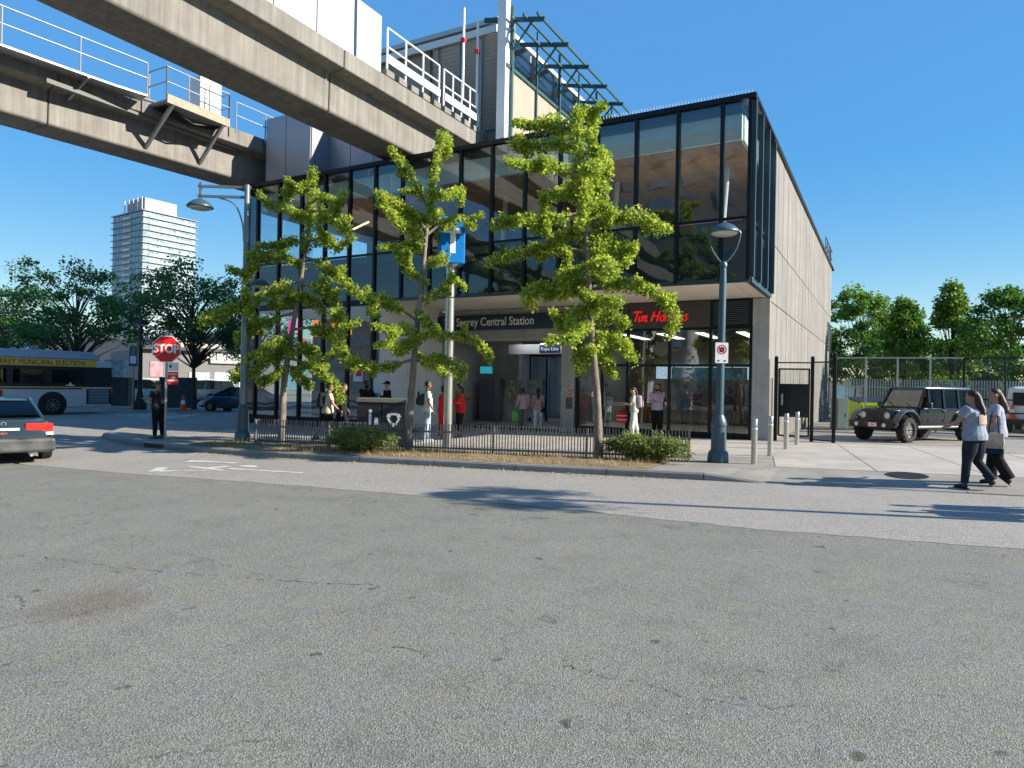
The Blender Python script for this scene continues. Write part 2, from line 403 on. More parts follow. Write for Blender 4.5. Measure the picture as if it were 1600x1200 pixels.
# storm drain inlet in the kerb by the stop sign
d = thing('storm_drain', 'dark storm drain inlet in kerb below the stop sign', 'drain', G(262,702,0))
m = MB(); P = Vector((-16.9, kerb_y(-16.9)-.016, zg(-16.9)))
for k in range(2):
    m.box(P.x-.42+k*.44, P.x-.02+k*.44, P.y-.004, P.y+.02, P.z+.015, P.z+.105)
m.build('opening', M_black, d)
m = MB(); m.box(P.x-.5, P.x+.5, P.y-.001, P.y+.2, P.z+.125, P.z+.15); m.build('lid', M_steel, d)
# planting bed soil
FENCE = lambda x: 12.67+.2*(x+14.88)
g = MB(); bx = along(None,-15.9,-4.1,.45); soil = {}
for x in bx:
    y0 = kerb_y(x)+.17; y1 = FENCE(x)+.16
    soil[x] = [(x, y0+(y1-y0)*t, zg(x)+KZ+.006+.05*math.sin(math.pi*t)*(.6+.4*math.sin(x*2.3+t*3))) for t in (0,.2,.4,.6,.8,1)]
for a, b in zip(bx, bx[1:]):
    for k in range(5): g.quad(soil[a][k], soil[b][k], soil[b][k+1], soil[a][k+1])
struct(g.build('planting_bed', mat('dry_soil', (.22,.16,.09), .95, var=.4, scale=5, bump=.9, bscale=20), smooth=60))
# manhole
c = GS(1417,743)+Vector((0,0,.004)); mh = thing('manhole_cover', 'round slotted iron manhole cover in the driveway', 'manhole', c)
gx_ = (surf(c.x+.36,c.y)-surf(c.x-.36,c.y))/.72; gy_ = (surf(c.x,c.y+.36)-surf(c.x,c.y-.36))/.72; mh.rotation_euler = (math.atan(gy_), -math.atan(gx_), 0); mh.location.z = (surf(c.x,c.y+.36)+surf(c.x,c.y-.36))/2+.006
m = MB(); m.lathe([(.36,-.02),(.36,.004),(.33,.008),(.33,-.001),(0.001,-.001)], 28); m.build('frame', mat('cast_iron', (.05,.048,.05), .6, .5), mh, world=False)
m = MB()
for k in range(-6,7):
    yv = k*.05; hw = math.sqrt(max(.01,.31**2-yv*yv)); m.box(-hw, hw, yv-.015, yv+.015, -.001, .007)
m.build('slat', MATS['cast_iron'], mh, world=False)
# painted road markings (worn arrow lane symbol) and crosswalk
mk = struct(empty('road_marking', G(330,733,.005)))
for poly in ([(228,737),(247,730),(263,730.5),(252,736.5)], [(250,736.8),(252,735.3),(333,734.2),(336,735.5)], [(292,729),(300,728),(352,734),(345,735.5)],
             [(318,731),(352,727.8),(362,728.6),(330,732.2)], [(372,727.2),(398,727),(405,730),(388,730.4)], [(352,732.6),(362,731.6),(474,737.8),(472,739.4)],
             [(404,712),(428,711),(436,713.5),(410,714)], [(288,721.5),(300,719),(372,722.5),(366,724)]):
    m = MB(); m.quad(*[G(a,b,.006) for a, b in poly]); m.build('stripe', M_road, mk)
cw = struct(empty('crosswalk', G(300,655,.005)))
for k in range(9):
    a = Vector((-33.5+k*.95, 19.9+k*.02, 0)); m = MB()
    m.quad(*[(x, y, zg(x)+.006) for x, y in ((a.x,a.y),(a.x+.5,a.y-.1),(a.x-.2,a.y+3),(a.x-.7,a.y+3.1))]); m.build('stripe', M_road, cw)

# long open cracks in the coarse asphalt
ck = struct(empty('road_crack', G(350,895,.0)))
for ln, wd in (([(60,868),(110,876),(180,886),(260,893),(350,899),(430,906),(520,911),(600,913)], .016), ([(300,866),(360,884),(420,900)], .01), ([(880,1040),(980,1062),(1080,1088),(1190,1104),(1290,1098)], .012), ([(20,928),(38,940),(30,952)], .02), ([(1100,930),(1190,940),(1290,960)], .009), ([(620,1010),(650,1014),(670,1026)], .012)):
    r_ = random.Random(int(ln[0][0])); pts = []
    for (a, b), (c_, d_) in zip(ln, ln[1:]):
        for k in range(9): t = k/9; q = G(a+(c_-a)*t, b+(d_-b)*t, .0015); pts.append(q+Vector((r_.gauss(0,.018), r_.gauss(0,.018), 0)))
    m = MB()
    for p, q in zip(pts, pts[1:]):
        if r_.random() < .22: continue
        d0 = (q-p).normalized(); nn = Vector((-d0.y, d0.x, 0)); w0 = wd*r_.uniform(.15,.6)
        m.quad(p-nn*w0*.5, q-nn*w0, q+nn*w0*.6, p+nn*w0*.4)
    m.build('crack', mat('crack_dark', (.12,.115,.105), .95), ck)
# ================================================================ station building
XR, YF, YR, ZB, ZT, XL = -3.28, 19.0, 22.65, 4.65, 9.63, -22.95
XW = -15.95                                    # right end of the part glazed down to the ground
st = thing('station_building', 'glass fronted two storey station building with concrete panel side wall', 'station', (-13, 22, .1))
def P(mb, name, m, par=None, **k): return mb.build(name, m, par or st, **k)
def bx(name, m, x0, x1, y0, y1, z0, z1, par=None, **k): return P(MB().box(x0,x1,y0,y1,z0,z1), name, m, par, **k)
MUL = [XL+.04] + [-4.06-1.2175*k for k in range(15, -1, -1)] + [XR-.05]
# upper glazing: mullions, panes
for i, x in enumerate(MUL):
    z0 = .1 if x < XW+.2 else ZB
    w_ = .05 if i not in (0, len(MUL)-1) else .05
    bx('mullion', M_frame, x-w_, x+w_, YF-.07, YF+.1, z0, ZT-.12)
pane_me = {}
def pane(name, m, x0, x1, y, z0, z1):
    key = (name, m.name, round(x1-x0,2), round(z1-z0,2))
    if key not in pane_me:
        b = MB(); hw, hh = (x1-x0)/2, (z1-z0)/2; b.box(-hw, hw, -.008, .008, -hh, hh); pane_me[key] = b.mesh(name); pane_me[key].materials.append(m); fix_normals(pane_me[key])
    o = bpy.data.objects.new(name, pane_me[key]); COL.objects.link(o); o.location = ((x0+x1)/2, y, (z0+z1)/2)
    o.rotation_euler = (random.uniform(-.0015,.0015), 0, random.uniform(-.003,.003))
    put(o, st, True); return o
for a, b in zip(MUL, MUL[1:]):
    pane('pane', M_glass, a+.05, b-.05, YF, 6.38, ZT-.14)
    pane('spandrel_pane', M_glassS, a+.05, b-.05, YF, ZB+.07, 6.32)
    bx('transom', M_frame, a+.051, b-.051, YF-.03, YF+.06, 6.315, 6.385)
    if b < XW+.3:
        pane('pane', M_shop, a+.05, b-.05, YF, .36, 4.5)
        bx('transom', M_frame, a+.051, b-.051, YF-.03, YF+.06, 4.5, ZB+.069)
        bx('sill', M_frame, a+.051, b-.051, YF-.04, YF+.08, -.1, .36)
# roof edge
bx('roof_edge', M_frame, XL-.05, XR+.10, YF-.10, YF+.3, ZT-.12, ZT+.02)
bx('roof_edge', M_frame, XR-.35, XR+.101, YF+.302, 49.1, ZT-.06, ZT+.03)
bx('roof', M_dark, XL, XR-.36, YF+.301, 49, ZT-.3, ZT-.05)
m = MB(); x = XR
while x > -10.5:
    m.tube([(x, YF-.05, ZT+.02), (x-.01, YF-.08, ZT+.12)], .006, 3, cap=False); x -= .09
stuff(P(m, 'bird_spikes', M_steel))
bx('bulkhead', mat('bulkhead_paint', (.78,.84,.80), .6, var=.05), XL+.1, XR-.35, YF+.4, YF+.55, 8.62, ZT-.31)
bx('bulkhead', MATS['bulkhead_paint'], XR-.40, XR-.30, YF+.56, YR+.4, 8.62, ZT-.31)
# timber ceiling boards
M_wood = mat('cedar_board', (.55,.30,.16), .55, var=.3, scale=3, stretch=(1,.12,1))
y = YF+.56
while y < 26:
    bx('ceiling_board', M_wood, XL+.2, XR-.41, y, min(y+.58, 26), 8.60, 8.66); y += .6
bx('upper_floor', mat('pale_floor', (.6,.56,.5), .6), XL+.1, XR-.12, YF+.12, 49, 6.05, 6.3)
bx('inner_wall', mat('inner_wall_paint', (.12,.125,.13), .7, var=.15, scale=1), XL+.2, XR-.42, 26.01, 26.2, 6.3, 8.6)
bx('ledge_light', mat('pink_tube', (.6,.2,.4), .5, emit=(1,.25,.6), estr=.7), -5.9, -3.55, YF+.22, YF+.27, 6.36, 6.42)
for cx in (-4.6, -8.2, -12.5, -17): 
    P(MB().tube([(cx, 21.6, 6.3), (cx+.12, 21.7, 8.6)], .09, 12), 'inner_column', M_white, smooth=50)
# hanging linear lamps seen through the glass
for cx in (-14.5,-17.6): P(MB().bar((cx,20.2,7.9),(cx-1.4,20.9,7.9),.07,.05), 'linear_lamp', mat('warm_tube', (.8,.6,.4), .5, emit=(1,.62,.35), estr=1.2))
# box underside, split into boards
x = XW+.002
while x < XR-.2:
    x2 = min(x+3.04, XR-.12); bx('soffit_board', M_soff, x, x2-.02, YF+.16, YR+.2, ZB, ZB+.08); x += 3.04
bx('soffit_edge', M_fin, XW+.02, XR-.02, YF-.06, YF+.15, ZB-.03, ZB+.068)
bx('soffit_edge', M_fin, XR-.10, XR+.03, YF+.151, YR+.05, ZB-.03, ZB+.09)
for cx in (-12.2,-9.0,-6.0): P(MB().lathe([(.16,-.03),(.16,.0),(.12,.0),(.11,-.02),(.001,-.02)],20,(cx,20.6,ZB-.002)), 'downlight', M_white, smooth=40)
# glazed return on the right with deep fins
ys = [YF+.06, 20.22, 21.44, YR+.02]
for i, y in enumerate(ys):
    bx('fin', M_fin, XR-.02, XR+.10, y-.05, y+.07, ZB+.095, ZT-.13)
for a, b in zip(ys, ys[1:]):
    o = MB().box(XR-.012, XR+.004, a+.07, b-.05, 6.36, ZT-.13); P(o, 'pane', M_glass)
    o = MB().box(XR-.012, XR+.004, a+.07, b-.05, ZB+.1, 6.3); P(o, 'spandrel_pane', M_glassS)
bx('floor_edge', mat('floor_edge_teal', (.15,.19,.20), .6, var=.15, scale=.8), XL+.2, XR-.1, YF+.2, YF+.3, ZB+.1, 6.04); bx('floor_edge', mat('floor_edge_teal', (.15,.19,.20), .6, var=.15, scale=.8), XR-.2, XR-.1, YF+.31, YR, ZB+.1, 6.04)
# right side wall of precast panels
W_ = 1.27; npan = int((49-YR-.1)/W_)
for z0, z1 in ((.05, 4.50), (4.53, 6.38), (6.41, ZT-.08)):
    b = MB(); b.box(-.05, .05, -W_/2+.024, W_/2-.024, z0, z1); b.m = [1,1,1,0,1,0]; me = b.mesh('panel'); me.materials.append(M_panel); me.materials.append(M_joint); fix_normals(me)
    for k in range(npan):
        o = piece('panel', me, st, (XR-.05+random.uniform(-.002,.002), YR+.1+(k+.5)*W_, 0)); put(o, st, True)
bx('wall_core', M_dark, XR-.4, XR-.11, YR+.11, 49, 0, ZT-.31)
bx('wall_core', M_dark, XL, XR-.4, 48.8, 49, 0, ZT-.31)
m = MB(); 
for k in range(9): m.box(XR+.0, XR+.05, 45.4, 48.6, 4.2+k*.2, 4.2+k*.2+.11)
P(m, 'louvre', M_fin); 
# corner column and shop front
bx('column', M_dconc, -3.80, XR-.004, YR, YR+.09, .02, ZB-.03); bx('column', M_dconc, -3.80, XR-.101, YR+.09, YR+.5, .02, ZB-.03)
SH = [-9.82, -8.88, -7.94, -6.47, -5.11, -3.84]
for x in SH: bx('mullion', M_frame, x-.045, x+.045, YR-.02, YR+.12, .12, 3.72)
for i, (a, b) in enumerate(zip(SH, SH[1:])):
    for z0, z1 in ((.3, 2.44), (2.52, 3.66)):
        pane('pane', M_shop, a+.045, b-.045, YR+.05, z0, z1)
    for z0, z1 in ((.1,.3),(2.44,2.52),(3.66,3.74)): bx('transom', M_frame, a+.046, b-.046, YR, YR+.1, z0, z1)
P(MB().tube([(-8.75, YR-.07, .9), (-8.75, YR-.07, 1.7)], .015, 8), 'door_handle', M_steel)
fas = mat('fascia_dark', (.062,.06,.057), .5, .2, var=.08, scale=2)
for a, b in ((-9.95,-7.9),(-7.88,-6.49),(-6.47,-5.13)): bx('fascia_panel', fas, a, b, YR-.02, YR+.1, 3.745, ZB-.035)
bx('vent_frame', M_frame, -5.12, -3.82, YR-.02, YR+.1, 3.745, ZB-.035)
m = MB()
for k in range(12): m.obox((-4.47, YR-.02, 3.84+k*.062), (.55,.006,.03), Euler((.7,0,0)).to_matrix())
P(m, 'vent_slats', M_fin)
# shop interior
bx('shop_floor', concrete('shop_floor_tile', (.3,.27,.24), 0, .1), -9.8, -3.7, YR+.12, 28, .1, .145)
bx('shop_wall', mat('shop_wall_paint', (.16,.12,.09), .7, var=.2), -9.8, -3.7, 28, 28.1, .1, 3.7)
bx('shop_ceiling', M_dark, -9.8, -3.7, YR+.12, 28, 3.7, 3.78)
bx('counter', mat('counter_wood', (.22,.12,.06), .4, var=.2), -8.6, -5.0, 26.2, 26.8, .14, 1.15, bevel=.02)
for k in range(5): bx('menu_board', mat('menu_print', (.5,.5,.5), .5, var=.6, scale=9, emit=(.6,.75,1), estr=.35), -8.5+k*.78, -7.8+k*.78, 27.85, 27.9, 2.1, 2.7)
m = MB(); 
for k in range(4): bx('ceiling_lamp', mat('shop_tube', (.8,.8,.75), .5, emit=(1,.9,.75), estr=1.3), -8.8+k*1.4, -8.5+k*1.4, 24.2, 27.0, 3.67, 3.695)
bx('frieze_decal', mat('blue_frieze', (.10,.22,.33), .5, var=.5, scale=5), -6.40, -3.95, YR+.075, YR+.08, 2.02, 2.42)
# station entrance: white cheek wall, beam, hall
bx('cheek_wall', M_white, XW-.12, XW, YF+.12, YR+.25, -.1, ZB-.001)
bx('cheek_wall', M_dconc, XW-.5, XW-.121, YR, YR+.25, -.1, ZB-.001)
bx('portal_column', M_dconc, -10.42, -9.9, YR-.12, YR+.5, .05, 3.74, bevel=.015)
bx('beam', M_dconc, XW+.002, -9.96, YR+.02, YR+.5, 3.4, ZB-.04)
bx('beam_edge', mat('beam_edge_metal', (.45,.40,.33), .5, .3), XW+.003, -10.43, YR-.02, YR+.019, 3.42, 3.5)
sg = bx('station_sign', mat('sign_navy', (.010,.028,.060), .35, var=.1), XW-.3+.32, -9.98, YR-.10, YR+.015, 3.84, 4.42)
bx('hall_floor', concrete('hall_tile', (.2,.19,.18), 0, .1), XW, -9.9, YR+.1, 34, .1, .137)
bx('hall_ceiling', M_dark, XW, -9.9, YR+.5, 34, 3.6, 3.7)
hw = bx('hall_wall', M_dconc, XW-.15, XW-.001, YR+.26, 34, .1, 3.6)
bx('hall_wall', M_dconc, -9.95, -9.83, YR+.5, 34, .1, 3.6)
bx('hall_wall', M_dconc, XW, -14.05, 26.0, 26.3, .1, 3.6)
bx('hall_wall', M_white, XW, -9.95, 34.0, 34.2, .1, 3.6)
for k in range(3): bx('ceiling_lamp', mat('hall_tube', (.8,.85,.9), .5, emit=(.85,.93,1), estr=5), -13.6, -10.3, 24.6+k*2.6, 24.75+k*2.6, 3.56, 3.595)  # unseen hall lamps, added to brighten the entrance
# ticket doors at the back of the hall
for k in range(5):
    x = -14.0+k*.82
    bx('door_frame', M_frame, x-.04, x+.04, 27.0, 27.1, .14, 3.0)
    if k < 4: bx('door_pane', M_clear, x+.041, x+.779, 27.03, 27.06, .3, 2.95)
bx('door_head', M_frame, -14.05, -9.96, 26.98, 27.12, 3.0, 3.12)
for k, c in enumerate(((.05,.18,.42),(.10,.3,.55),(.05,.16,.36))): bx('light_panel', mat('blue_panel%d' % k, c, .4, emit=c, estr=.9), -13.0+k*1.05, -12.25+k*1.05, 31.0, 31.1, .2, 3.2)  # glowing blue panels stand in for daylight seen through the doors
wsn = bx('hanging_sign', mat('hanging_sign_white', (.55,.53,.48), .5), -14.0, -10.9, 25.0, 25.12, 3.02, 3.42)
bx('hanging_sign_panel', M_navy, -12.55, -11.6, 24.985, 24.998, 3.06, 3.38, wsn)
P(MB().lathe([(.12,0),(.12,.01),(.001,.01)], 18, (-11.42, 24.992, 3.22), Euler((R(90),0,0)).to_matrix()), 'hanging_sign_roundel', M_black, wsn)
bx('ticket_machine', mat('machine_grey', (.10,.11,.13), .4), -15.55, -14.75, 25.2, 25.95, .14, 2.0, bevel=.02)
bx('ticket_screen', mat('teal_screen', (.02,.3,.4), .3, emit=(.05,.6,.7), estr=.22), -15.5, -14.9, 25.17, 25.19, 2.2, 2.5)
bx('poster', mat('poster_art', (.45,.4,.3), .5, var=.7, scale=6), -14.65, -14.2, 25.96, 25.985, 1.0, 1.95)
bx('poster', mat('poster_pale', (.42,.55,.6), .5, var=.4, scale=5, col2=(.7,.75,.72)), -13.95, -13.2, 26.6, 26.63, .3, 2.0)
for z0, z1, c in ((1.35,1.78,(.5,.35,.3)), (.9,1.32,(.09,.08,.08))): bx('poster', mat('poster_%d' % int(z0*100), c, .5, var=.6, scale=9), -10.2, -9.95, YR-.135, YR-.122, z0, z1)
bx('poster', mat('poster_grey', (.4,.4,.4), .5, var=.6, scale=12), -10.40, -10.25, YR-.134, YR-.121, 1.45, 1.75)
# notices on the glass and cheek wall
for x, z0, z1, wd, c, c2 in ((-16.9,1.75,2.4,.44,(.7,.7,.68),(.6,.03,.04)), (-16.05,1.35,2.05,.5,(.62,.62,.6),None)):
    n_ = bx('notice', mat('notice_white', (.7,.7,.68), .5, var=.05), x-wd/2, x+wd/2, YF-.03, YF-.022, z0, z1)
    if c2: bx('notice_panel', M_red, x-.08, x+wd/2-.05, YF-.037, YF-.031, z0+.18, z1-.06, n_)
for y, z0, z1, red in ((20.9,1.75,2.4,1), (20.9,1.05,1.6,0)):
    n_ = bx('notice', MATS['notice_white'], XW+.002, XW+.012, y-.3, y+.3, z0, z1)
    if red: bx('notice_panel', M_red, XW+.013, XW+.018, y-.05, y+.28, z0+.22, z1-.05, n_)
    else:
        for k in range(6): bx('notice_line', M_black, XW+.013, XW+.016, y-.22, y+.22, z0+.08+k*.075, z0+.105+k*.075, n_)
# shelf of coloured display letters behind the ground floor glass on the left
bx('ground_floor_wall', mat('lobby_wall', (.20,.22,.24), .7, var=.2), XL+.3, XW-.6, 22.4, 22.6, .1, 4.5)
bx('ground_floor_slab', M_dconc, XL+.1, XW-.16, YF+.1, 22.39, .02, .12); bx('ground_floor_ceiling', M_soff, XL+.1, XW-.16, YF+.1, 22.6, 4.50, 4.6)
bx('left_wall', M_frame, XL-.02, XL+.06, YF+.11, YF+.6, .1, ZT-.13)
for a, b in ((YF+.61, 20.9),(20.95, 22.6)): bx('pane', M_glass, XL+.0, XL+.016, a, b, .3, ZT-.31)
for k, (x, z0, z1, c) in enumerate(((-20.9,3.6,4.15,(.75,.05,.35)),(-20.55,3.62,4.2,(.8,.25,.5)),(-19.6,3.45,4.1,(.8,.22,.02)),(-19.2,3.45,4.0,(.8,.25,.03)),(-18.6,3.45,4.15,(.8,.25,.03)),(-20.3,2.95,3.4,(.6,.05,.03)),(-17.9,3.5,3.8,(.7,.3,.05)))):
    bx('display_letter', mat('display_%d' % k, c, .5, emit=c, estr=.7), x, x+.26, YF+.35, YF+.42, z0, z1)  # letters given a glow of their own to show through the glass
# grey metal clad bulkhead above the roof, left
M_clad = mat('grey_cladding', (.34,.35,.38), .45, .35, var=.05, scale=.6)
for a, b in ((-22.3,-21.2),(-21.17,-19.85)): bx('cladding_panel', M_clad, a, b, YF+.31, YF+.35, ZT+.021, 12.35)
for a, b in ((-19.8,-18.7),(-18.67,-17.5),(-17.47,-16.4),(-16.37,-15.2)): bx('cladding_panel', M_clad, a, b, YF+1.3, YF+1.34, ZT-.04, 12.35)
bx('cladding_return', M_clad, -19.845, -19.8, YF+.351, YF+1.29, ZT+.021, 12.35); bx('cladding_core', M_dark, -22.28, -15.3, YF+1.36, YF+3, ZT-.04, 12.3)
bx('cladding_core', M_dark, -22.28, -19.9, YF+.36, YF+1.35, ZT+.022, 12.3)
# roof ladder at the far end of the side wall
m = MB()
for dy in (0,.5): m.tube([(XR-.1,47.6+dy,9.6),(XR-.1,47.6+dy,11.0)], .03, 6)
for k in range(5): m.tube([(XR-.1,47.6,9.8+k*.27),(XR-.1,48.1,9.8+k*.27)], .02, 6)
for k in range(4): m.tube([(XR+.02,43+k*1.3,9.6),(XR+.02,43+k*1.3,10.6)], .03, 6)
for k in range(2): m.tube([(XR+.02,43,10.1+k*.5),(XR+.02,48,10.1+k*.5)], .025, 6)
P(m, 'roof_railing', M_black)
m = MB(); m.tube([(XR+.06,YR+.35,.2),(XR+.06,YR+.35,2.1)], .03, 8); P(m, 'conduit', M_steel)
# lettering
def text(s, size, m, parent, loc, rot, ext=.01, shear=0, off=0, name='lettering', align='CENTER', sx=1, sp=1):
    c = bpy.data.curves.new(name, 'FONT'); c.body = s; c.size = size; c.extrude = ext; c.shear = shear; c.offset = off; c.align_x = align; c.align_y = 'CENTER'; c.resolution_u = 4; c.space_character = sp
    t = bpy.data.objects.new(name, c); me = bpy.data.meshes.new_from_object(t); bpy.data.objects.remove(t); bpy.data.curves.remove(c)
    me.name = name; me.materials.clear(); me.materials.append(m)
    o = bpy.data.objects.new(name, me); COL.objects.link(o); o.location = loc; o.rotation_euler = rot; o.scale = (sx, 1, 1)
    put(o, parent, True); return o
UP = (R(90), 0, 0)
M_ltr = mat('letter_white', (.8,.8,.78), .4)
text('Surrey Central Station', .46, M_ltr, sg, (-13.3, YR-.108, 4.14), UP, .006, off=.004, sx=.83)
bx('sign_square', mat('transit_blue', (.008,.06,.30), .35), -15.7, -15.2, YR-.108, YR-.101, 3.88, 4.38, sg)
text('T', .48, M_ltr, sg, (-15.45, YR-.112, 4.13), UP, .003, off=.012)
text('Expo Line', .2, M_ltr, wsn, (-12.08, 24.98, 3.22), UP, .002)
# shop name in red script letters: each letter a run of brush strokes
SCRIPT = {'T': [[(0,.95),(.25,1.02),(.85,1.0)], [(.45,1.0),(.38,.5),(.3,.02)]], 'i': [[(.12,.6),(.08,.3),(.12,.02),(.28,.1)], [(.17,.85),(.19,.88)]],
 'm': [[(.1,.6),(.05,.02)], [(.08,.35),(.25,.58),(.33,.5),(.28,.02)], [(.3,.35),(.48,.58),(.57,.5),(.52,.1),(.6,.02),(.72,.1)]],
 'H': [[(.15,1.0),(.1,.5),(.0,.0)], [(.75,1.05),(.66,.5),(.6,.0)], [(.02,.48),(.4,.55),(.75,.55)]],
 'o': [[(.3,.58),(.1,.45),(.08,.15),(.25,.02),(.42,.15),(.42,.42),(.3,.58),(.5,.5)]], 'r': [[(.1,.6),(.06,.02)], [(.08,.35),(.25,.58),(.4,.52)]],
 't': [[(.25,.95),(.18,.4),(.2,.05),(.4,.08)], [(.0,.62),(.45,.66)]], 'n': [[(.1,.6),(.05,.02)], [(.08,.35),(.28,.58),(.38,.48),(.34,.1),(.42,.02),(.52,.1)]],
 's': [[(.4,.52),(.25,.6),(.12,.48),(.3,.3),(.32,.1),(.15,.0),(.02,.08)]]}
WID = dict(T=.6,i=.3,m=.75,H=.85,o=.52,r=.42,t=.42,n=.55,s=.42)
tim = bpy.data.objects.new('shop_sign', None); COL.objects.link(tim); tim.location = (-7.75, YR-.06, 3.95); put(tim, st, True)
cx = -7.78; sc_ = .335
M_sr = mat('sign_red', (.62,.006,.012), .35, emit=(.9,.02,.02), estr=.25)
for ch in 'Tim Hortons':
    if ch == ' ': cx += .12; continue
    m = MB()
    for stn in SCRIPT[ch]:
        pts = [Vector((cx+(x+.18*z)*sc_, YR-.06, 3.98+z*sc_)) for x, z in stn]
        if len(pts) > 2:
            q = []
            for i in range(len(pts)-1):
                p0, p1, p2, p3 = pts[max(i-1,0)], pts[i], pts[i+1], pts[min(i+2,len(pts)-1)]
                for k in range(5):
                    t = k/5; q.append(.5*((2*p1)+(p2-p0)*t+(2*p0-5*p1+4*p2-p3)*t*t+(3*p1-p0-3*p2+p3)*t**3))
            pts = q+[pts[-1]]
        m.tube(pts, [(.030 if ch in 'TH' else .026)]*len(pts), 6)
    m.build('letter', M_sr, tim); cx += WID[ch]*sc_
# ================================================================ elevated guideway and platform hall
def section(cx, zb=9.85):
    z1, z2, z3 = zb+1.12, zb+1.2, zb+1.77
    r = [(-.66,zb),(.66,zb),(.72,zb+.06),(.74,z1),(1.31,z2),(1.31,z3),(1.13,z3),(1.12,z2+.2),(-1.12,z2+.2),(-1.13,z3),(-1.31,z3),(-1.31,z2),(-.74,z1),(-.72,zb+.06)]
    return [(cx+a, b) for a, b in r]
def girder(root, pts, seglen):
    for (x0,y0), (x1,y1) in zip(pts, pts[1:]):
        A = section(x0); B = section(x1); m = MB()
        m.rings([[(x,y0+.02,z) for x,z in A], [(x,y1-.02,z) for x,z in B]]); m.build('girder_segment', M_conc, root, bevel=.02, seg=1)
g1 = thing('guideway', 'nearer concrete guideway girder running over the station roof', 'guideway', (-15.6, -10, 0))
girder(g1, [(-15.6,-75),(-15.6,-45),(-15.6,-15),(-15.6,15.2),(-15.6,45)], 30)
g2 = thing('guideway', 'farther concrete guideway girder with steel walkway along its edge', 'guideway', (-24.4, -10, 0))
girder(g2, [(-31,-75),(-29.0,-45),(-27.4,-15),(-24.6,11.9),(-23.4,24),(-23.3,50)], 30)
def pier(root, x, y):
    m = MB(); m.lathe([(.75,-.3),(.75,8.6),(.9,9.2),(.95,9.84)], 24, (x,y,0)); m.build('pier', M_white, root, smooth=40)
for y in (-45,-15): pier(g1, -15.6, y)
for x, y in ((-29,-45),(-27.4,-15)): pier(g2, x, y)
# --- walkway on the farther girder (right edge), rails and bracket platform
def gx2(y): return lerp_table([(-15,-27.4),(11.9,-24.6),(24,-23.4)], y)+1.31
ya, yb = -6.7, 14.3
m = MB()
yy = ya
while yy < yb: 
    a, b = Vector((gx2(yy)+.32, yy, 11.4)), Vector((gx2(yy+2)+.32, min(yy+2,yb), 11.4)); m.bar(a, b, .62, .06); yy += 2
m.build('walkway_deck', M_steel, g2)
def railing(root, A, B, n, h=1.1, r=.028, mt=M_steel):
    A = Vector(A); B = Vector(B)
    for k in range(n+1):
        p = A.lerp(B, k/n); MB().tube([p, p+Vector((0,0,h))], r, 6).build('rail_post', mt, root)
    for z in (h, h*.55): MB().tube([A+Vector((0,0,z)), B+Vector((0,0,z))], r*.85, 6).build('rail', mt, root)
railing(g2, (gx2(ya)+.62,ya,11.4), (gx2(yb)+.62,yb,11.4), 10, 1.15)
for k in range(8):
    y = ya+.6+k*2.65; x = gx2(y); MB().bar((x+.62,y,11.35),(x-.55,y,10.85),.07).build('bracket', M_steel, g2)
y0, y1 = 14.75, 17.3
px0, px1 = gx2(14)+.05, gx2(14)+1.05
m = MB(); m.box(px0,px1,y0,y1,11.35,11.42); m.build('platform_deck', M_dconc, g2); m = MB()
m.box(px1,px1+.05,y0,y1,11.3,11.6); m.build('toe_board', mat('weathered_board', (.36,.30,.22), .8, var=.2, scale=4), g2)
railing(g2, (px1,y0,11.4), (px1,y1,11.4), 3, 1.15); railing(g2, (px0,y0,11.4), (px1,y0,11.4), 1, 1.15); railing(g2, (px0,y1,11.4), (px1,y1,11.4), 1, 1.15)
for y in (y0+.25, y1-.25): MB().bar((px1,y,11.33),(gx2(y)-.58,y,10.05),.1,.12).build('strut', M_steel, g2)
for k in range(5): MB().tube([(px0+.15+.15*k,y0+.1,11.3),(px0+.2+.12*k,(y0+y1)/2,11.15-.03*k),(px0+.1+.16*k,y1-.1,11.3)], .035, 6).build('cable', M_black, g2)
MB().box(px0+.2,px1-.2,16.2,17.1,11.43,12.9).build('cabinet', M_wpaint, g2, bevel=.02)
railing(g2, (gx2(18)+.3,17.9,11.4), (gx2(19)+.3,23.5,11.4), 4, 1.15)
m = MB(); m.bar((gx2(12.2)+.0,11.5,11.0),(gx2(13.6)+.02,18.8,11.0),.16,.14); m.build('cable_tray', mat('tray_dull', (.16,.16,.155), .7), g2)
# --- nearer girder: parapet panels, railing, stub blocks
xo = -15.6+1.31
for k in range(6):
    MB().box(xo-.17,xo-.11,14.2-1.55*k,15.7-1.55*k,11.6,13.5).build('parapet_panel', mat('panel_off_white', (.5,.5,.49), .5, var=.05), g1)
MB().box(xo-.6,xo-.12,15.85,17.0,11.3,13.5).build('equipment_cabinet', mat('cabinet_blue_grey', (.42,.48,.54), .5, var=.04), g1, bevel=.02)  # blue-grey colour stands in for a parapet panel in shade
for k in range(10):
    y = 17.1+k*.66; MB().box(xo-.28,xo+.02,y,y+.42,11.622,11.84).build('stub_block', M_conc, g1, bevel=.02)
railing(g1, (xo-.05,17.2,11.85), (xo-.05,20.1,11.85), 3, 1.35, .035, M_wpaint); railing(g1, (xo-.05,20.4,11.85), (xo-.05,22.75,11.85), 4, 1.35, .035, M_wpaint)
for a, b in ((17.2,20.1),(20.4,22.75)): MB().box(xo-.02,xo+.02,a,b,12.05,12.32).build('kick_plate', M_wpaint, g1)
for y in (21.6,22.6):
    MB().tube([(xo-.02,y,12.5),(xo-.02,y,16.0)], .05, 8).build('mast', M_wpaint, g1); MB().box(xo-.1,xo+.06,y-.08,y+.08,14.7,14.85).build('signal_lamp', M_red, g1)
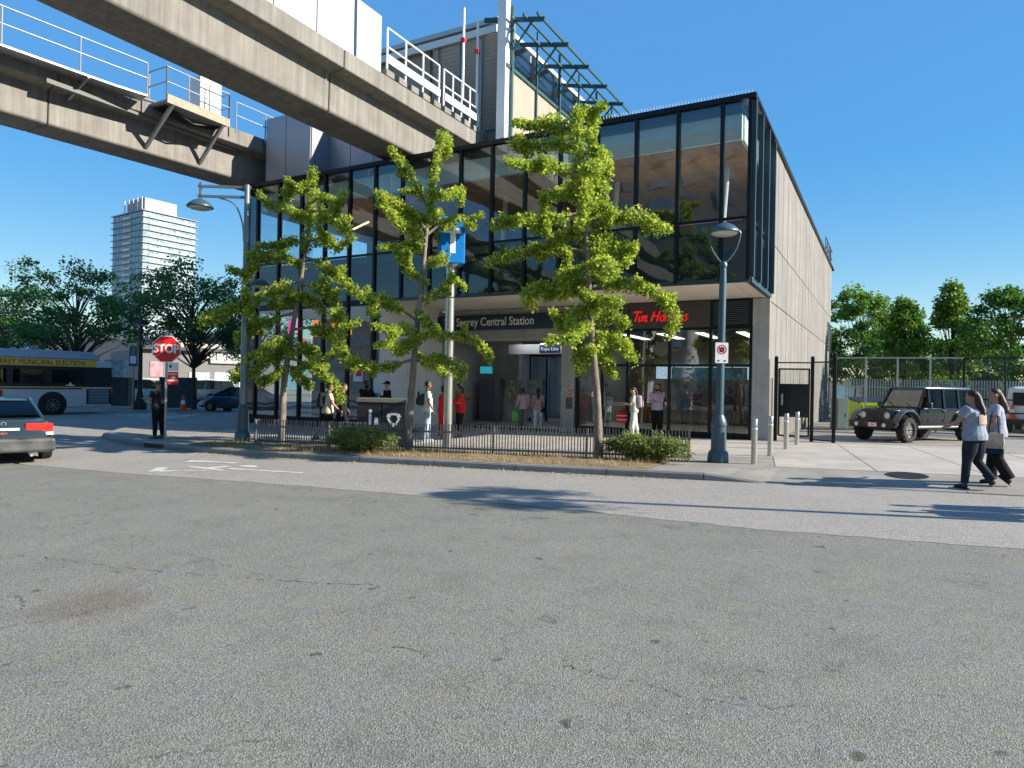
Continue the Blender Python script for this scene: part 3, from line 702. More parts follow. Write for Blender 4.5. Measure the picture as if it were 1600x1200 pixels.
# --- platform hall above the roof
ph = thing('platform_hall', 'elevated platform hall with beige wall panels and green steel canopy frame', 'station hall', (-15, 30, 9.6))
WX = -13.2; Y0 = 22.9
M_beige = concrete('beige_wall', (.36,.32,.255), .35, .07)
for k in range(9): MB().box(WX-.12, WX, Y0+.3+k*2.2+.01, Y0+.3+(k+1)*2.2-.01, ZT+.04, 14.1).build('wall_panel', M_beige, ph)
for k in range(9): MB().box(WX-.1, WX-.06, Y0+.4+k*2.2, Y0+.3+(k+1)*2.2-.1, 14.25, 15.5).build('clerestory_pane', M_clear, ph)
MB().box(WX-.35,WX+.02,Y0-.05,Y0+.29,ZT+.03,17.5).build('end_column', M_wpaint, ph)
for k in range(10):
    y = Y0+.35+k*2.2; wide = .11 if k % 2 == 0 else .07
    MB().box(WX+.03,WX+.03+wide,y-wide/2,y+wide/2,ZT+.03,16.6-.0*k).build('canopy_post', M_grn, ph)
    MB().bar((WX-1.2,y,16.35),(WX+1.5,y,15.75),.10,.16).build('outrigger', M_grn, ph)
    MB().bar((WX+.08,y,14.8),(WX+1.0,y,15.85),.06).build('brace', M_grn, ph)
for dx, z in ((.2,16.0),(.75,15.95),(1.35,15.85)): MB().bar((WX+dx,Y0,z),(WX+dx,Y0+21,z),.07,.1).build('purlin', M_grn, ph)
MB().bar((WX+.05,Y0,14.18),(WX+.05,Y0+21,14.18),.05,.12).build('purlin', M_grn, ph)
m = MB(); m.box(-26,WX-1.0,Y0+1,Y0+24,16.6,16.8); m.build('canopy_roof', mat('canopy_sheet', (.5,.52,.5), .5, .3, var=.05), ph)
for k in range(7): MB().bar((-25,Y0+1+k*3,16.3),(WX-1,Y0+1+k*3,16.3),.1,.3).build('truss_beam', M_wpaint, ph)
lv = MB()
for k in range(24): MB().obox((-15.6, Y0+1.2, 12.35+k*.17), (1.9,.015,.07), Euler((.6,0,0)).to_matrix()).build('louvre', mat('louvre_aluminium', (.5,.5,.47), .45, .5), ph)
MB().box(-17.6,-13.6,Y0+1.35,Y0+1.45,11.0,16.5).build('end_wall', mat('end_wall_dark', (.23,.21,.17), .8, var=.2, scale=1), ph)
for x in (-17.2,-16.1,-15.0,-14.0): MB().bar((x,Y0+1.1,11),(x,Y0+1.1,16.5),.06).build('mullion', M_steel, ph)
MB().box(-22.0,-17.7,Y0+1.2,Y0+1.4,11.0,16.5).build('end_wall', M_beige, ph)
MB().box(-26,-13.4,Y0+1.5,Y0+20,10.9,11.05).build('platform', M_dconc, ph)
# ================================================================ trees and planting
def leaves_obj(name, cen, size, parent, m, tone, up=.35, fan=True, aspect=1.0, flat=None):
    """many small folded leaves; cen (n,3), size (n,)"""
    n = len(cen); nrm = rng.normal(size=(n,3)); nrm[:,2] = np.abs(nrm[:,2])*.8+up; nrm /= np.linalg.norm(nrm,axis=1)[:,None]
    t = rng.normal(size=(n,3)); t -= nrm*(t*nrm).sum(1)[:,None]; t /= np.linalg.norm(t,axis=1)[:,None]; b = np.cross(nrm,t)
    s = size[:,None]
    if fan: v = np.stack([cen, cen+(t*.9+b*.62+nrm*.18)*s, cen+(t*1.05+nrm*.02)*s, cen+(t*.9-b*.62+nrm*.18)*s],1)
    else: v = np.stack([cen, cen+(t*.5+b*.32*aspect+nrm*.08)*s, cen+t*s, cen+(t*.5-b*.32*aspect+nrm*.08)*s],1)
    me = bpy.data.meshes.new(name); me.vertices.add(n*4); me.vertices.foreach_set('co', v.reshape(-1).astype(np.float32))
    idx = np.arange(n)[:,None]*4; tri = np.concatenate([idx+np.array([0,1,2]), idx+np.array([0,2,3])],1).reshape(-1)
    me.loops.add(n*6); me.loops.foreach_set('vertex_index', tri.astype(np.int32))
    me.polygons.add(n*2); me.polygons.foreach_set('loop_start', (np.arange(n*2)*3).astype(np.int32)); me.update(calc_edges=True)
    a = me.attributes.new('tone', 'FLOAT', 'POINT'); a.data.foreach_set('value', np.repeat(np.clip(tone,0,1),4).astype(np.float32))
    me.materials.append(m); o = bpy.data.objects.new(name, me); COL.objects.link(o); put(o, parent, True); return o
def smooth_pts(pts, k=4):
    q = []
    for i in range(len(pts)-1):
        p0, p1, p2, p3 = pts[max(i-1,0)], pts[i], pts[i+1], pts[min(i+2,len(pts)-1)]
        for j in range(k):
            t = j/k; q.append(.5*((2*p1)+(p2-p0)*t+(2*p0-5*p1+4*p2-p3)*t*t+(3*p1-p0-3*p2+p3)*t**3))
    return q+[pts[-1]]
def ginkgo(label, base, trunk, limbs, dens=640, rad=.19, seed=1, tone0=.36):
    rd = random.Random(seed); b = G(base[0], base[1], KZ); depth = (b-Vector((0,0,CAMH))).dot(fw)
    root = thing('ginkgo_tree', label, 'tree', b, group='young ginkgo trees along the kerb')
    tp = smooth_pts([b+Vector((0,0,-.05))] + [at(x,y,depth) for x, y in trunk], 4); n = len(tp)
    MB().tube([tp[0]+Vector((0,0,-.02))]+tp, [.15]+[.098*(1-.88*i/(n-1))+.008 for i in range(n)], 10).build('trunk', M_bark, root, smooth=60)
    cen = []; size = []; tone = []
    def sleeve(pts, r0, d):
        for a, c in zip(pts, pts[1:]):
            L = (c-a).length; k = max(1, int(L*d))
            for _ in range(k):
                p = a.lerp(c, rd.random()); v = Vector((rd.gauss(0,1), rd.gauss(0,1), rd.gauss(0,1))).normalized()*r0*(rd.random()**.45)
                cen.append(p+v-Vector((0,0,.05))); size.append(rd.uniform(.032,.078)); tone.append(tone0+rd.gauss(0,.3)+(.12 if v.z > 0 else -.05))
    top = tp[int(n*.72):]; sleeve(top, rad*.85, dens)
    for L in limbs:
        dd = rd.uniform(-1.3,1.3); k = len(L); pts = []
        for i, (x, y) in enumerate(L):
            f = i/(k-1); pts.append(at(x, y, depth+dd*f))
        sp = smooth_pts(pts, 3); m_ = len(sp)
        MB().tube(sp, [.034*(1-.8*i/(m_-1))+.005 for i in range(m_)], 6).build('limb', M_bark, root, smooth=60)
        start = int(m_*.2); sleeve(sp[start:], rad*rd.uniform(.8,1.2), dens)
        for _ in range(int(len(sp)*.55)):
            i = rd.randrange(start, m_); p = sp[i]; q = p+Vector((rd.gauss(0,.22), rd.gauss(0,.28), rd.gauss(.0,.2)))
            MB().tube([p, q], [.008,.004], 4).build('twig', M_bark, root) if rd.random() < .35 else None
            sleeve([p, q], rad*.6, dens*1.1)
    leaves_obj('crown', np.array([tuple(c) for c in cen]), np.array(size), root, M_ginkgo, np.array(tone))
    return root
ginkgo('leftmost ginkgo street tree, widest at its drooping lower limbs', (440,692), [(442,640),(445,590),(456,520),(468,450),(478,390),(485,330),(490,262)],
 [[(487,302),(470,291),(450,292),(446,306)], [(483,340),(472,336),(448,324),(416,316)], [(486,318),(505,306),(522,316),(524,338)], [(485,328),(515,335),(532,346),(543,360)],
  [(479,388),(455,372),(440,386),(436,398)], [(480,378),(508,372),(526,386)], [(474,408),(440,400),(402,408),(380,436)], [(477,402),(505,412),(530,432),(566,462)],
  [(470,440),(440,446),(400,466),(352,482),(314,500)], [(468,445),(500,450),(524,470),(534,500),(530,532)], [(462,488),(420,500),(386,510),(374,534)], [(458,515),(500,512),(526,530),(538,548)],
  [(452,550),(420,560),(390,582),(364,592)], [(452,560),(490,572),(516,592),(532,618)], [(456,530),(430,530),(415,545)], [(455,540),(480,545),(500,560)], [(464,470),(445,470),(425,478)], [(466,462),(490,468),(506,486)],
  [(449,572),(428,585),(408,598)], [(450,570),(470,588),(486,600)], [(458,520),(440,545),(430,565)]], seed=4, rad=.185)
ginkgo('slender sparse ginkgo street tree beside the tall blue T sign', (638,705), [(640,650),(644,600),(651,520),(660,430),(668,350),(678,270),(690,206)],
 [[(688,222),(699,216),(698,240)], [(672,332),(652,292),(630,254),(618,242)], [(675,302),(700,302),(722,294)], [(668,362),(642,332),(616,312),(590,300)], [(666,374),(632,352),(606,326)],
  [(668,366),(700,342),(724,340),(738,352)], [(662,412),(690,402),(700,392)], [(657,442),(628,404),(620,382)], [(655,472),(688,452),(710,432)], [(652,502),(612,472),(584,462),(586,490)],
  [(648,522),(690,520),(740,530),(766,552)], [(645,562),(602,572),(562,566),(550,556)], [(646,552),(680,570),(698,582)], [(650,532),(626,546),(614,536)], [(647,560),(700,562),(722,588)], [(664,392),(645,378),(632,382)], [(670,340),(688,330)], [(653,488),(670,500),(678,520)], [(650,520),(628,510),(612,520)]], dens=560, rad=.145, seed=9, tone0=.42)
ginkgo('fullest ginkgo street tree, right of the three, before the station sign', (935,717), [(935,670),(933,620),(928,560),(922,480),(918,400),(912,330),(905,240),(900,168)],
 [[(901,182),(915,172),(928,180),(926,202)], [(903,215),(880,196),(858,188),(836,196)], [(905,232),(870,224),(830,226),(802,224)], [(907,245),(930,234),(944,248),(946,268)], [(908,272),(880,262),(850,258),(828,256)],
  [(910,285),(930,280),(946,292)], [(912,332),(870,338),(820,340),(770,350)], [(910,305),(885,300),(862,302)], [(913,345),(950,342),(998,334),(1032,356)], [(916,392),(870,388),(810,392),(764,406)], [(917,384),(945,376),(986,390)],
  [(920,452),(875,448),(828,452),(832,476)], [(919,450),(965,440),(1020,452),(1054,486),(1046,520)], [(922,482),(892,488),(872,512)], [(924,520),(960,528),(992,560)], [(926,540),(905,556),(906,580)], [(922,502),(955,490),(976,502)],
  [(914,360),(890,362),(872,372)], [(915,372),(936,366),(952,374)], [(918,420),(895,420),(875,426)], [(918,415),(940,410),(960,420)], [(921,470),(945,468),(968,470)], [(908,262),(925,258),(932,266)], [(912,318),(930,312),(944,318)], [(920,440),(900,440),(888,456)], [(925,530),(940,548),(952,572)], [(923,505),(905,512),(892,530)]], seed=13, rad=.20, dens=720, tone0=.4)

def broadleaf(name, label, base, h, r, crown0, m, nclump, per, leaf, trunk_r=.16, seed=1, shape='round', group=None, lean=(0,0), bark=None, clump_r=.55, tone0=.35):
    rd = random.Random(seed); base = Vector(base); root = thing(name, label, 'tree', base, group=group); bark = bark or M_bark2
    top = base+Vector((lean[0], lean[1], h*.9)); fork = base.lerp(top, crown0/h*1.0)
    tp = [base+Vector((0,0,-.05)), base.lerp(fork,.5)+Vector((rd.uniform(-.08,.08),rd.uniform(-.08,.08),0)), fork, fork.lerp(top,.45)+Vector((rd.uniform(-.2,.2),rd.uniform(-.2,.2),0)), top]
    sp = smooth_pts(tp, 3); MB().tube(sp, [trunk_r*(1-.92*i/(len(sp)-1)) for i in range(len(sp))], 9).build('trunk', bark, root, smooth=60)
    cen = []; size = []; tone = []; lim = MB()
    for k in range(nclump):
        u = rd.random(); a = rd.random()*6.283; v = rd.random()
        if shape == 'round': zz = .08+.92*v; rr = r*math.sqrt(max(0,1-(2*zz-1.0)**2))*(.45+.55*math.sqrt(u))
        elif shape == 'spire': zz = v**1.1; rr = r*(1-zz)**.75*(.35+.65*math.sqrt(u))*(1 if zz > .06 else .6)
        else: zz = .25+.75*v; rr = r*(.35+.65*math.sqrt(u))*(1-.55*abs(zz-.6)); 
        c = Vector((base.x+lean[0]*.7+math.cos(a)*rr, base.y+lean[1]*.7+math.sin(a)*rr, base.z+crown0+(h-crown0)*zz+rd.uniform(-.2,.2)))
        s0 = fork.lerp(top, max(0, min(.9, zz-.35)))
        mid = s0.lerp(c,.5)+Vector((0,0,(.25 if shape != 'umbrella' else .5)*rd.random()))
        if k % 2 == 0 or shape == 'umbrella': lim.tube(smooth_pts([s0,mid,c],2), [.05*trunk_r/.16,.04*trunk_r/.16,.025,.015,.008], 5, cap=False)
        cr_ = clump_r*rd.uniform(.6,1.25); bias = rd.gauss(0,.12)
        for _ in range(int(per*rd.uniform(.6,1.3))):
            d = Vector((rd.gauss(0,1),rd.gauss(0,1),rd.gauss(0,.62)))
            d = d*cr_*.55*min(1, 1.7/max(d.length,.01))
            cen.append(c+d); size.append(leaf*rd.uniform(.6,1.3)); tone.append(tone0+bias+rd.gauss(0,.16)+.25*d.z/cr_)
    lim.build('limbs', bark, root)
    leaves_obj('crown', np.array([tuple(c) for c in cen]), np.array(size), root, m, np.array(tone), fan=False, aspect=1.2)
    return root
def ground_at(px, depth, z=None):
    p = at(px, 600, depth); return Vector((p.x, p.y, zg(p.x)+KZ if z is None else z))
LG = 'spreading street trees beyond the cross street'
broadleaf('honey_locust_tree', 'dark spreading street tree rising behind the bus', ground_at(118,40), 8.0, 3.5, 2.4, M_locust, 78, 150, .17, .15, 21, 'umbrella', LG, clump_r=.75, tone0=.3)
broadleaf('honey_locust_tree', 'dark spreading street tree with bent trunk right of the stop sign', ground_at(304,40,.0), 8.0, 3.6, 2.6, M_locust, 84, 150, .17, .17, 22, 'umbrella', LG, lean=(-.6,.2), clump_r=.75, tone0=.3)
broadleaf('honey_locust_tree', 'dark street tree at the left edge behind the bus front', ground_at(8,44), 7.2, 3.2, 2.2, M_locust, 64, 140, .17, .15, 23, 'umbrella', LG, clump_r=.75, tone0=.25)
broadleaf('honey_locust_tree', 'dark street tree seen between the lamp post and the station glass', ground_at(405,52), 7.5, 3.2, 2.4, M_locust, 50, 130, .18, .15, 24, 'umbrella', LG, clump_r=.8, tone0=.25)
RG = 'trees behind the parking lot fence'
broadleaf('lot_tree', 'round bushy tree with bare trunk just right of the concrete side wall', ground_at(1338,58,.05), 10.2, 3.2, 2.4, M_maple, 90, 190, .24, .17, 31, 'round', RG, clump_r=.8, bark=M_bark2)
broadleaf('lot_tree', 'tree with small twin peaks above the parked black four wheel drive', ground_at(1412,40,.05), 7.0, 2.2, .9, M_maple, 95, 170, .17, .14, 32, 'spire', RG, clump_r=.55, tone0=.25)
broadleaf('lot_tree', 'bright green tree with tall pointed top, left of the two walking women', ground_at(1486,42,.05), 8.3, 2.1, .9, M_maple, 105, 170, .17, .14, 33, 'spire', RG, clump_r=.55, tone0=.45)
broadleaf('lot_tree', 'dark dense tree at the right edge behind the walking women', ground_at(1580,37,.05), 7.2, 2.4, .8, M_maple, 110, 170, .17, .14, 34, 'round', RG, clump_r=.6, tone0=.1)
broadleaf('lot_tree', 'low tree filling the gap below the twin peaked tree', ground_at(1380,54,.05), 6.2, 2.6, .6, M_maple, 60, 150, .18, .12, 35, 'round', RG, clump_r=.6, tone0=.15)
broadleaf('lot_tree', 'low broad tree behind the tall pointed tree', ground_at(1530,48,.05), 5.8, 2.8, .6, M_maple, 66, 150, .19, .12, 36, 'round', RG, clump_r=.65, tone0=.2)
broadleaf('lot_tree', 'far low tree between the tall pointed tree and the twin peaked tree', ground_at(1450,52,.05), 5.2, 2.6, .6, M_maple, 60, 150, .19, .12, 37, 'round', RG, clump_r=.65, tone0=.1)

def shrub(label, px, py, w, h, n, seed):
    rd = random.Random(seed); c = G(px, py, KZ); root = thing('juniper_shrub', label, 'shrub', c, group='low spreading junipers in the planting bed')
    cen = []; tone = []; size = []; st_ = MB()
    for k in range(n):
        a = rd.random()*6.283; ln = rd.uniform(.35,1.0); tip = c+Vector((math.cos(a)*w*ln, math.sin(a)*w*.38*ln+.05, h*rd.uniform(.25,1.0)*(1.1-.55*ln)+.08))
        mid = c.lerp(tip,.55)+Vector((0,0,h*.25)); sp = smooth_pts([c+Vector((math.cos(a)*w*.25*ln, math.sin(a)*.1, .02)), mid, tip],4)
        st_.tube(sp, .006, 3, cap=False)
        for p, q in zip(sp[1:], sp[2:]):
            for _ in range(7):
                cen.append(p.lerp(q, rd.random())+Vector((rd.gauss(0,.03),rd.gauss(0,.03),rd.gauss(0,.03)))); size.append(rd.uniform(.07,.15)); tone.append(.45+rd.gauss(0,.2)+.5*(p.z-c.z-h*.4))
    st_.build('stems', M_bark2, root)
    leaves_obj('foliage', np.array([tuple(p) for p in cen]), np.array(size), root, M_jun, np.array(tone), fan=False, aspect=.32, up=.1)
shrub('low wide juniper in front of the waste bins', 557, 707, 1.2, .60, 230, 1)
shrub('low juniper at the right end of the picket fence', 1008, 722, 1.05, .60, 210, 2)
# dry grass
rd = random.Random(5); V = []; F = []; T = []
for k in range(9000):
    x = rd.uniform(-15.7,-4.2); y0 = kerb_y(x)+.19; y1 = FENCE(x)+.12; f = rd.random(); y = y0+(y1-y0)*f
    dn = .5+.5*math.sin(x*1.7)*math.sin(x*.6+1)
    if rd.random() > .35+.65*dn: continue
    z = zg(x)+KZ; h = rd.uniform(.03,.11)*(1+1.2*dn*rd.random()); a = rd.random()*6.28; l = rd.uniform(.2,1.2)*h; wv = Vector((math.sin(a),-math.cos(a),0))*.006; b = len(V)
    p = Vector((x,y,z)); tip = p+Vector((math.cos(a)*l, math.sin(a)*l, h)); V += [tuple(p-wv), tuple(p+wv), tuple(tip)]; F.append((b,b+1,b+2)); T += [rd.random()]*3
me = bpy.data.meshes.new('dry_grass'); me.from_pydata(V,[],F); a_ = me.attributes.new('tone','FLOAT','POINT'); a_.data.foreach_set('value', T); me.materials.append(M_dry)
go = bpy.data.objects.new('dry_grass', me); COL.objects.link(go); tag(go, 'dry yellow grass in the planting bed along the kerb', 'grass', kind='stuff')

# fallen leaves along the gutter and pavement
rd = random.Random(17); fl = []
for k in range(420):
    x = rd.uniform(-16,-3.2); fl.append((x, kerb_y(x)-abs(rd.gauss(0,.22))-.03, zg(x)+.006))
for k in range(260):
    x = rd.uniform(-15,-4); y = FENCE(x)+rd.uniform(.2,2.2); fl.append((x, y, zg(x)+KZ+.010))
root = tag(leaves_obj('fallen_leaves', np.array(fl), rng.uniform(.03,.06,len(fl)), bpy.data.objects['dry_grass'], M_dry, rng.uniform(0,1,len(fl)), up=3.0), None, None); root.parent = None; root.matrix_parent_inverse = Matrix.Identity(4)
tag(root, 'scattered dry leaves along the kerb gutter and pavement', 'leaves', kind='stuff')
# ================================================================ street furniture
# picket fence along the planting bed
fr = thing('picket_fence', 'low dark metal picket fence behind the planting bed', 'fence', (-9.5, FENCE(-9.5), zg(-9.5)+KZ))
pk = MB(); pk.box(-.011,.011,-.011,.011,0,.70); pk_me = pk.mesh('picket'); pk_me.materials.append(mat('picket_paint', (.24,.24,.25), .4, .6, var=.2, scale=6)); fix_normals(pk_me)
x = -14.86
while x < -3.75:
    o = piece('picket', pk_me, fr, (x, FENCE(x)+random.uniform(-.006,.006), zg(x)+KZ-.02), rot=(random.uniform(-.02,.02), random.uniform(-.012,.012), .2)); put(o, fr, True); x += .0715
for dz in (.49, .10):
    m = MB(); 
    for a, b in ((-14.9,-13),(-13,-3.75)): m.bar((a,FENCE(a)+.02,zg(a)+KZ+dz),(b,FENCE(b)+.02,zg(b)+KZ+dz),.02,.045)
    m.build('rail', MATS['picket_paint'], fr)
x = -14.9
while x < -3.7: MB().box(x-.025,x+.025,FENCE(x)+.03,FENCE(x)+.08,zg(x)+KZ-.05,zg(x)+KZ+.66).build('post', MATS['picket_paint'], fr); x += 2.22
# lamp posts
def lamp_base(root, z):
    m = MB()
    oct_ = lambda r, zz: (r, zz)
    m.lathe([(.24,0),(.24,.06),(.225,.20),(.185,.26)], 8); m.build('plinth', M_lamp, root, world=False, bevel=.012)
    MB().lathe([(.165,.255),(.16,.5),(.15,.78),(.165,.80),(.165,.86),(.12,.98),(.095,1.03)], 18).build('base', M_lamp, root, world=False, smooth=35)
def bell(root, c, r, par_mat):
    MB().lathe([(.03*r,.62*r),(.10*r,.60*r),(.3*r,.52*r),(.62*r,.36*r),(.88*r,.14*r),(1.0*r,-.02*r),(1.0*r,-.1*r),(.9*r,-.14*r)], 22, c).build('lamp_head', par_mat, root, world=False, smooth=40)
    MB().lathe([(.88*r,-.13*r),(.7*r,-.24*r),(.35*r,-.3*r),(.01,-.31*r)], 20, c).build('lamp_lens', mat('lamp_lens', (.55,.55,.5), .25, coat=.3), root, world=False, smooth=50)
def post_top_lamp(label, loc, h, r=.33):
    root = thing('street_lamp', label, 'street lamp', loc); lamp_base(root, 0)
    MB().lathe([(.088,1.02),(.075,h-1.0),(.062,h-.72)], 14).build('pole', M_lamp, root, world=False, smooth=40)
    MB().lathe([(.085,h-.78),(.09,h-.72),(.06,h-.66)], 12).build('collar', M_lamp, root, world=False, smooth=40)
    for s in (-1,1): MB().tube(smooth_pts([Vector((0,0,h-.72)),Vector((.14*s,0,h-.58)),Vector((.28*s,0,h-.35)),Vector((.35*s,0,h-.06)),Vector((.33*s,0,h+.02))],4), .022, 8).build('yoke_arm', M_lamp, root, world=False, smooth=40)
    bell(root, (0,0,h), r, M_lamp); return root
lr_ = post_top_lamp('blue grey post top street lamp carrying the no stopping sign', GS(1122,722), 5.02); lr_.rotation_euler = (0, R(.5), R(29))
# no stopping sign on that post
sgn = thing('no_stopping_sign', 'white no stopping sign strapped to the lamp post', 'sign', lr_.location+Vector((.06,-.12,2.37)), R(29))
m = MB()
def rrect(w_, h_, r_, n=4):
    pts = []
    for cx_, cy_, a0 in ((w_-r_,h_-r_,0),(-w_+r_,h_-r_,90),(-w_+r_,-h_+r_,180),(w_-r_,-h_+r_,270)):
        for k in range(n+1): a = R(a0+90*k/n); pts.append((cx_+r_*math.cos(a), cy_+r_*math.sin(a)))
    return pts
FR = lambda x, z, d: (x, d, z)
m.prism(rrect(.15,.232,.03), -.002, .002, FR); m.build('plate', M_black, sgn, world=False)
MB().prism(rrect(.14,.222,.027), -.006, -.003, FR).build('face', M_wpaint, sgn, world=False)
def ringm(r0, r1, c, d, n=28):
    m = MB(); 
    for k in range(n):
        a, b = 2*math.pi*k/n, 2*math.pi*(k+1)/n
        m.quad(*[(c[0]+r*math.cos(t), d, c[1]+r*math.sin(t)) for r, t in ((r0,a),(r1,a),(r1,b),(r0,b))])
    return m
ringm(.082,.105,(0,.07),-.008).build('red_ring', M_red, sgn, world=False)
ringm(.001,.06,(0,.07),-.0085).build('black_disc', M_black, sgn, world=False)
MB().obox((0,-.0105,.07),(.09,.001,.011), Euler((0,R(45),0)).to_matrix()).build('red_bar', M_red, sgn, world=False)
for s in (-1,1):
    MB().prism([(s*.10,-.17),(s*.065,-.145),(s*.065,-.162),(s*.04,-.162),(s*.04,-.178),(s*.065,-.178),(s*.065,-.195)], -.009, -.007, FR).build('arrow', M_black, sgn, world=False)
# arm lamp at the left corner of the station
ll = thing('street_lamp', 'blue grey street lamp with long bracket arm at the station corner', 'street lamp', G(379,688,KZ), R(29)); lamp_base(ll, 0)
H2 = 7.25
MB().lathe([(.10,1.02),(.085,4),(.075,H2)], 14).build('pole', mat('lamp_pole_grey', (.20,.24,.27), .4, .4, var=.1), ll, world=False, smooth=40)
for dz in (-.05,-.33): MB().bar((.1,0,H2+dz-.02),(-1.40,0,H2+dz+.0),.06,.07).build('arm', MATS['lamp_pole_grey'], ll, world=False)
MB().bar((-1.33,0,H2-.5),(-1.33,0,H2+.05),.06,.06).build('arm_end', MATS['lamp_pole_grey'], ll, world=False)
MB().tube(smooth_pts([Vector((-.08,0,H2-1.6)),Vector((-.12,0,H2-1.1)),Vector((-.35,0,H2-.55)),Vector((-.8,0,H2-.37))],4), .022, 8).build('brace', MATS['lamp_pole_grey'], ll, world=False, smooth=40)
bell(ll, (-1.33,0,H2-.62), .36, M_lamp); MB().tube([(-1.33,0,H2-.5),(-1.33,0,H2-.4)], .05, 10).build('lamp_neck', M_lamp, ll, world=False)
MB().box(.06,.16,-.06,.06,4.9,5.4).build('control_box', M_black, ll, world=False, bevel=.01)
# small pedestrian lamp on a short arm of the same post
MB().bar((.05,0,3.95),(.43,0,3.95),.04,.05).build('side_arm', M_lamp, ll, world=False)
for s_ in (-1,1): MB().tube(smooth_pts([Vector((.43,0,3.95)),Vector((.43+.2*s_,0,4.1)),Vector((.43+.3*s_,0,4.38))],4), .018, 8).build('yoke_arm', M_lamp, ll, world=False, smooth=40)
bell(ll, (.43,0,4.42), .3, M_lamp)
# T sign pylon
tb = G(699,700,KZ); tp = thing('transit_pylon', 'tall steel pole with blue T transit sign', 'sign', tb, R(29))
MB().lathe([(.115,0),(.115,4.72)], 20).build('pole', M_stain, tp, world=False, smooth=40)
bz = 4.72; M_tblue = mat('sign_blue', (.0,.17,.52), .6, spec=.2)
tbx = MB(); tbx.box(-.32,.32,-.30,.30,bz+.06,bz+1.25); sb_ = tbx.build('sign_box', M_tblue, tp, world=False, bevel=.03); 
MB().lathe([(.12,-.02),(.3,.05),(.33,.059)], 4, (0,0,bz), Matrix.Rotation(R(45),3,'Z')).build('sign_collar', M_stain, tp, world=False)
sb_.rotation_euler = (0,0,R(14))
A_ = R(14); fd = Vector((math.sin(A_), -math.cos(A_), 0)); rt = Vector((math.cos(A_), math.sin(A_), 0))
for f_, r_ in ((fd, rt), (-rt, fd)):
    m = MB(); c0 = f_*.304+Vector((0,0,bz+.68))
    for (x0,x1,z0,z1) in ((-.2,.2,.15,.29),(-.07,.07,-.36,.15)):
        m.quad(*[tuple(c0+r_*x_+Vector((0,0,z_))) for x_, z_ in ((x0,z0),(x1,z0),(x1,z1),(x0,z1))])
    m.build('letter', M_ltr, tp, world=False)
# stainless bollards
b0 = None
labs = ['nearest stainless bollard beside the lamp post', 'second nearest stainless bollard at the concrete corner column', 'second farthest stainless bollard before the gate', 'farthest stainless bollard before the gate']
for (a, b), lb in zip(((1178,725),(1203,713),(1228,702),(1245,695)), labs):
    if b0 is None:
        b0 = thing('bollard', lb, 'bollard', GS(a,b), group='stainless bollards by the driveway')
        MB().lathe([(.062,-.02),(.062,.79)], 16).build('shaft', M_stain, b0, world=False, smooth=40)
        MB().lathe([(.064,.74),(.064,.77)], 16).build('band', M_ltr, b0, world=False, smooth=40)
        MB().lathe([(.056,.80),(.062,.805),(.062,.95),(.058,.955),(.001,.957)], 16).build('cap', M_stain, b0, world=False, smooth=40)
    else:
        o = dup(b0); o.location = GS(a,b); o['label'] = lb
# waste and recycling bins
wb = thing('waste_bins', 'double dark grey waste and recycling bin with white icons', 'bin', G(602,694,KZ), R(22))
M_bin = mat('bin_grey', (.035,.04,.045), .5, .3, var=.2, scale=4); hB = 1.28
for i, x0 in enumerate((-.72,-.02)):
    MB().box(x0,x0+.68,-.32,.32,.03,hB-.12).build('bin_body', M_bin, wb, world=False, bevel=.02)
    MB().prism([(-.34,hB-.115),(.34,hB-.115),(.31,hB-.02),(.1,hB),(-.1,hB),(-.31,hB-.02)], x0-.01, x0+.69, lambda y,z,d: (d,y,z)).build('bin_hood', mat('bin_hood', (.13,.125,.10), .6, var=.2), wb, world=False)
MB().box(.665,.672,-.28,.28,.1,hB-.15).build('side_panel', mat('bin_side', (.25,.27,.29), .4, .5, var=.2), wb, world=False)
tri = MB()
for k in range(3):
    a = R(90+120*k); c0 = Vector((.32+.13*math.cos(a), -.328, .72+.13*math.sin(a)))
    tri.obox(c0,(.10,.003,.028), Euler((0,-a+R(90),0)).to_matrix()); a2 = a-R(60); e = Vector((.32+.16*math.cos(a2), -.328, .72+.16*math.sin(a2))); tri.obox(e,(.05,.003,.05), Euler((0,-a2,0)).to_matrix())
tri.build('recycling_mark', M_ltr, wb, world=False)
m = MB(); m.box(-.38,-.30,-.326,-.323,.55,.85); m.ell((-.34,-.326,.92),(.05,.003,.05)); m.box(-.22,-.12,-.326,-.323,.55,.75); m.build('litter_mark', M_ltr, wb, world=False)
for k in range(3): MB().box(.675,.678,-.22+.15*k,-.12+.15*k,.5,.8).build('side_mark', M_ltr, wb, world=False)
# stop sign
sp_ = G(258,686,KZ); ss = thing('stop_sign', 'red stop sign on steel pole with notice plates beneath', 'sign', sp_, R(42))
MB().box(-.028,.028,-.02,.02,0,3.1).build('pole', M_steel, ss, world=False)
zc = 2.55; octp = lambda r: [(r*math.cos(R(22.5+45*k))/math.cos(R(22.5)), zc+r*math.sin(R(22.5+45*k))/math.cos(R(22.5))) for k in range(8)]
MB().prism(octp(.375), -.04, -.03, FR).build('plate', M_wpaint, ss, world=False); MB().prism(octp(.35), -.047, -.041, FR).build('red_face', M_red, ss, world=False)
text('STOP', .34, M_ltr, ss, Vector(sp_)+Matrix.Rotation(R(42),3,'Z')@Vector((0,-.05,zc)), (R(90),0,R(42)), .002, off=.012, sx=.82)
MB().box(.05,.32,-.04,-.03,1.93,2.17).build('plate', M_wpaint, ss, world=False); MB().box(.08,.14,-.044,-.041,2.02,2.1).build('plate_mark', M_navy, ss, world=False)
MB().box(.05,.32,-.04,-.03,1.55,1.91).build('plate', M_red, ss, world=False)
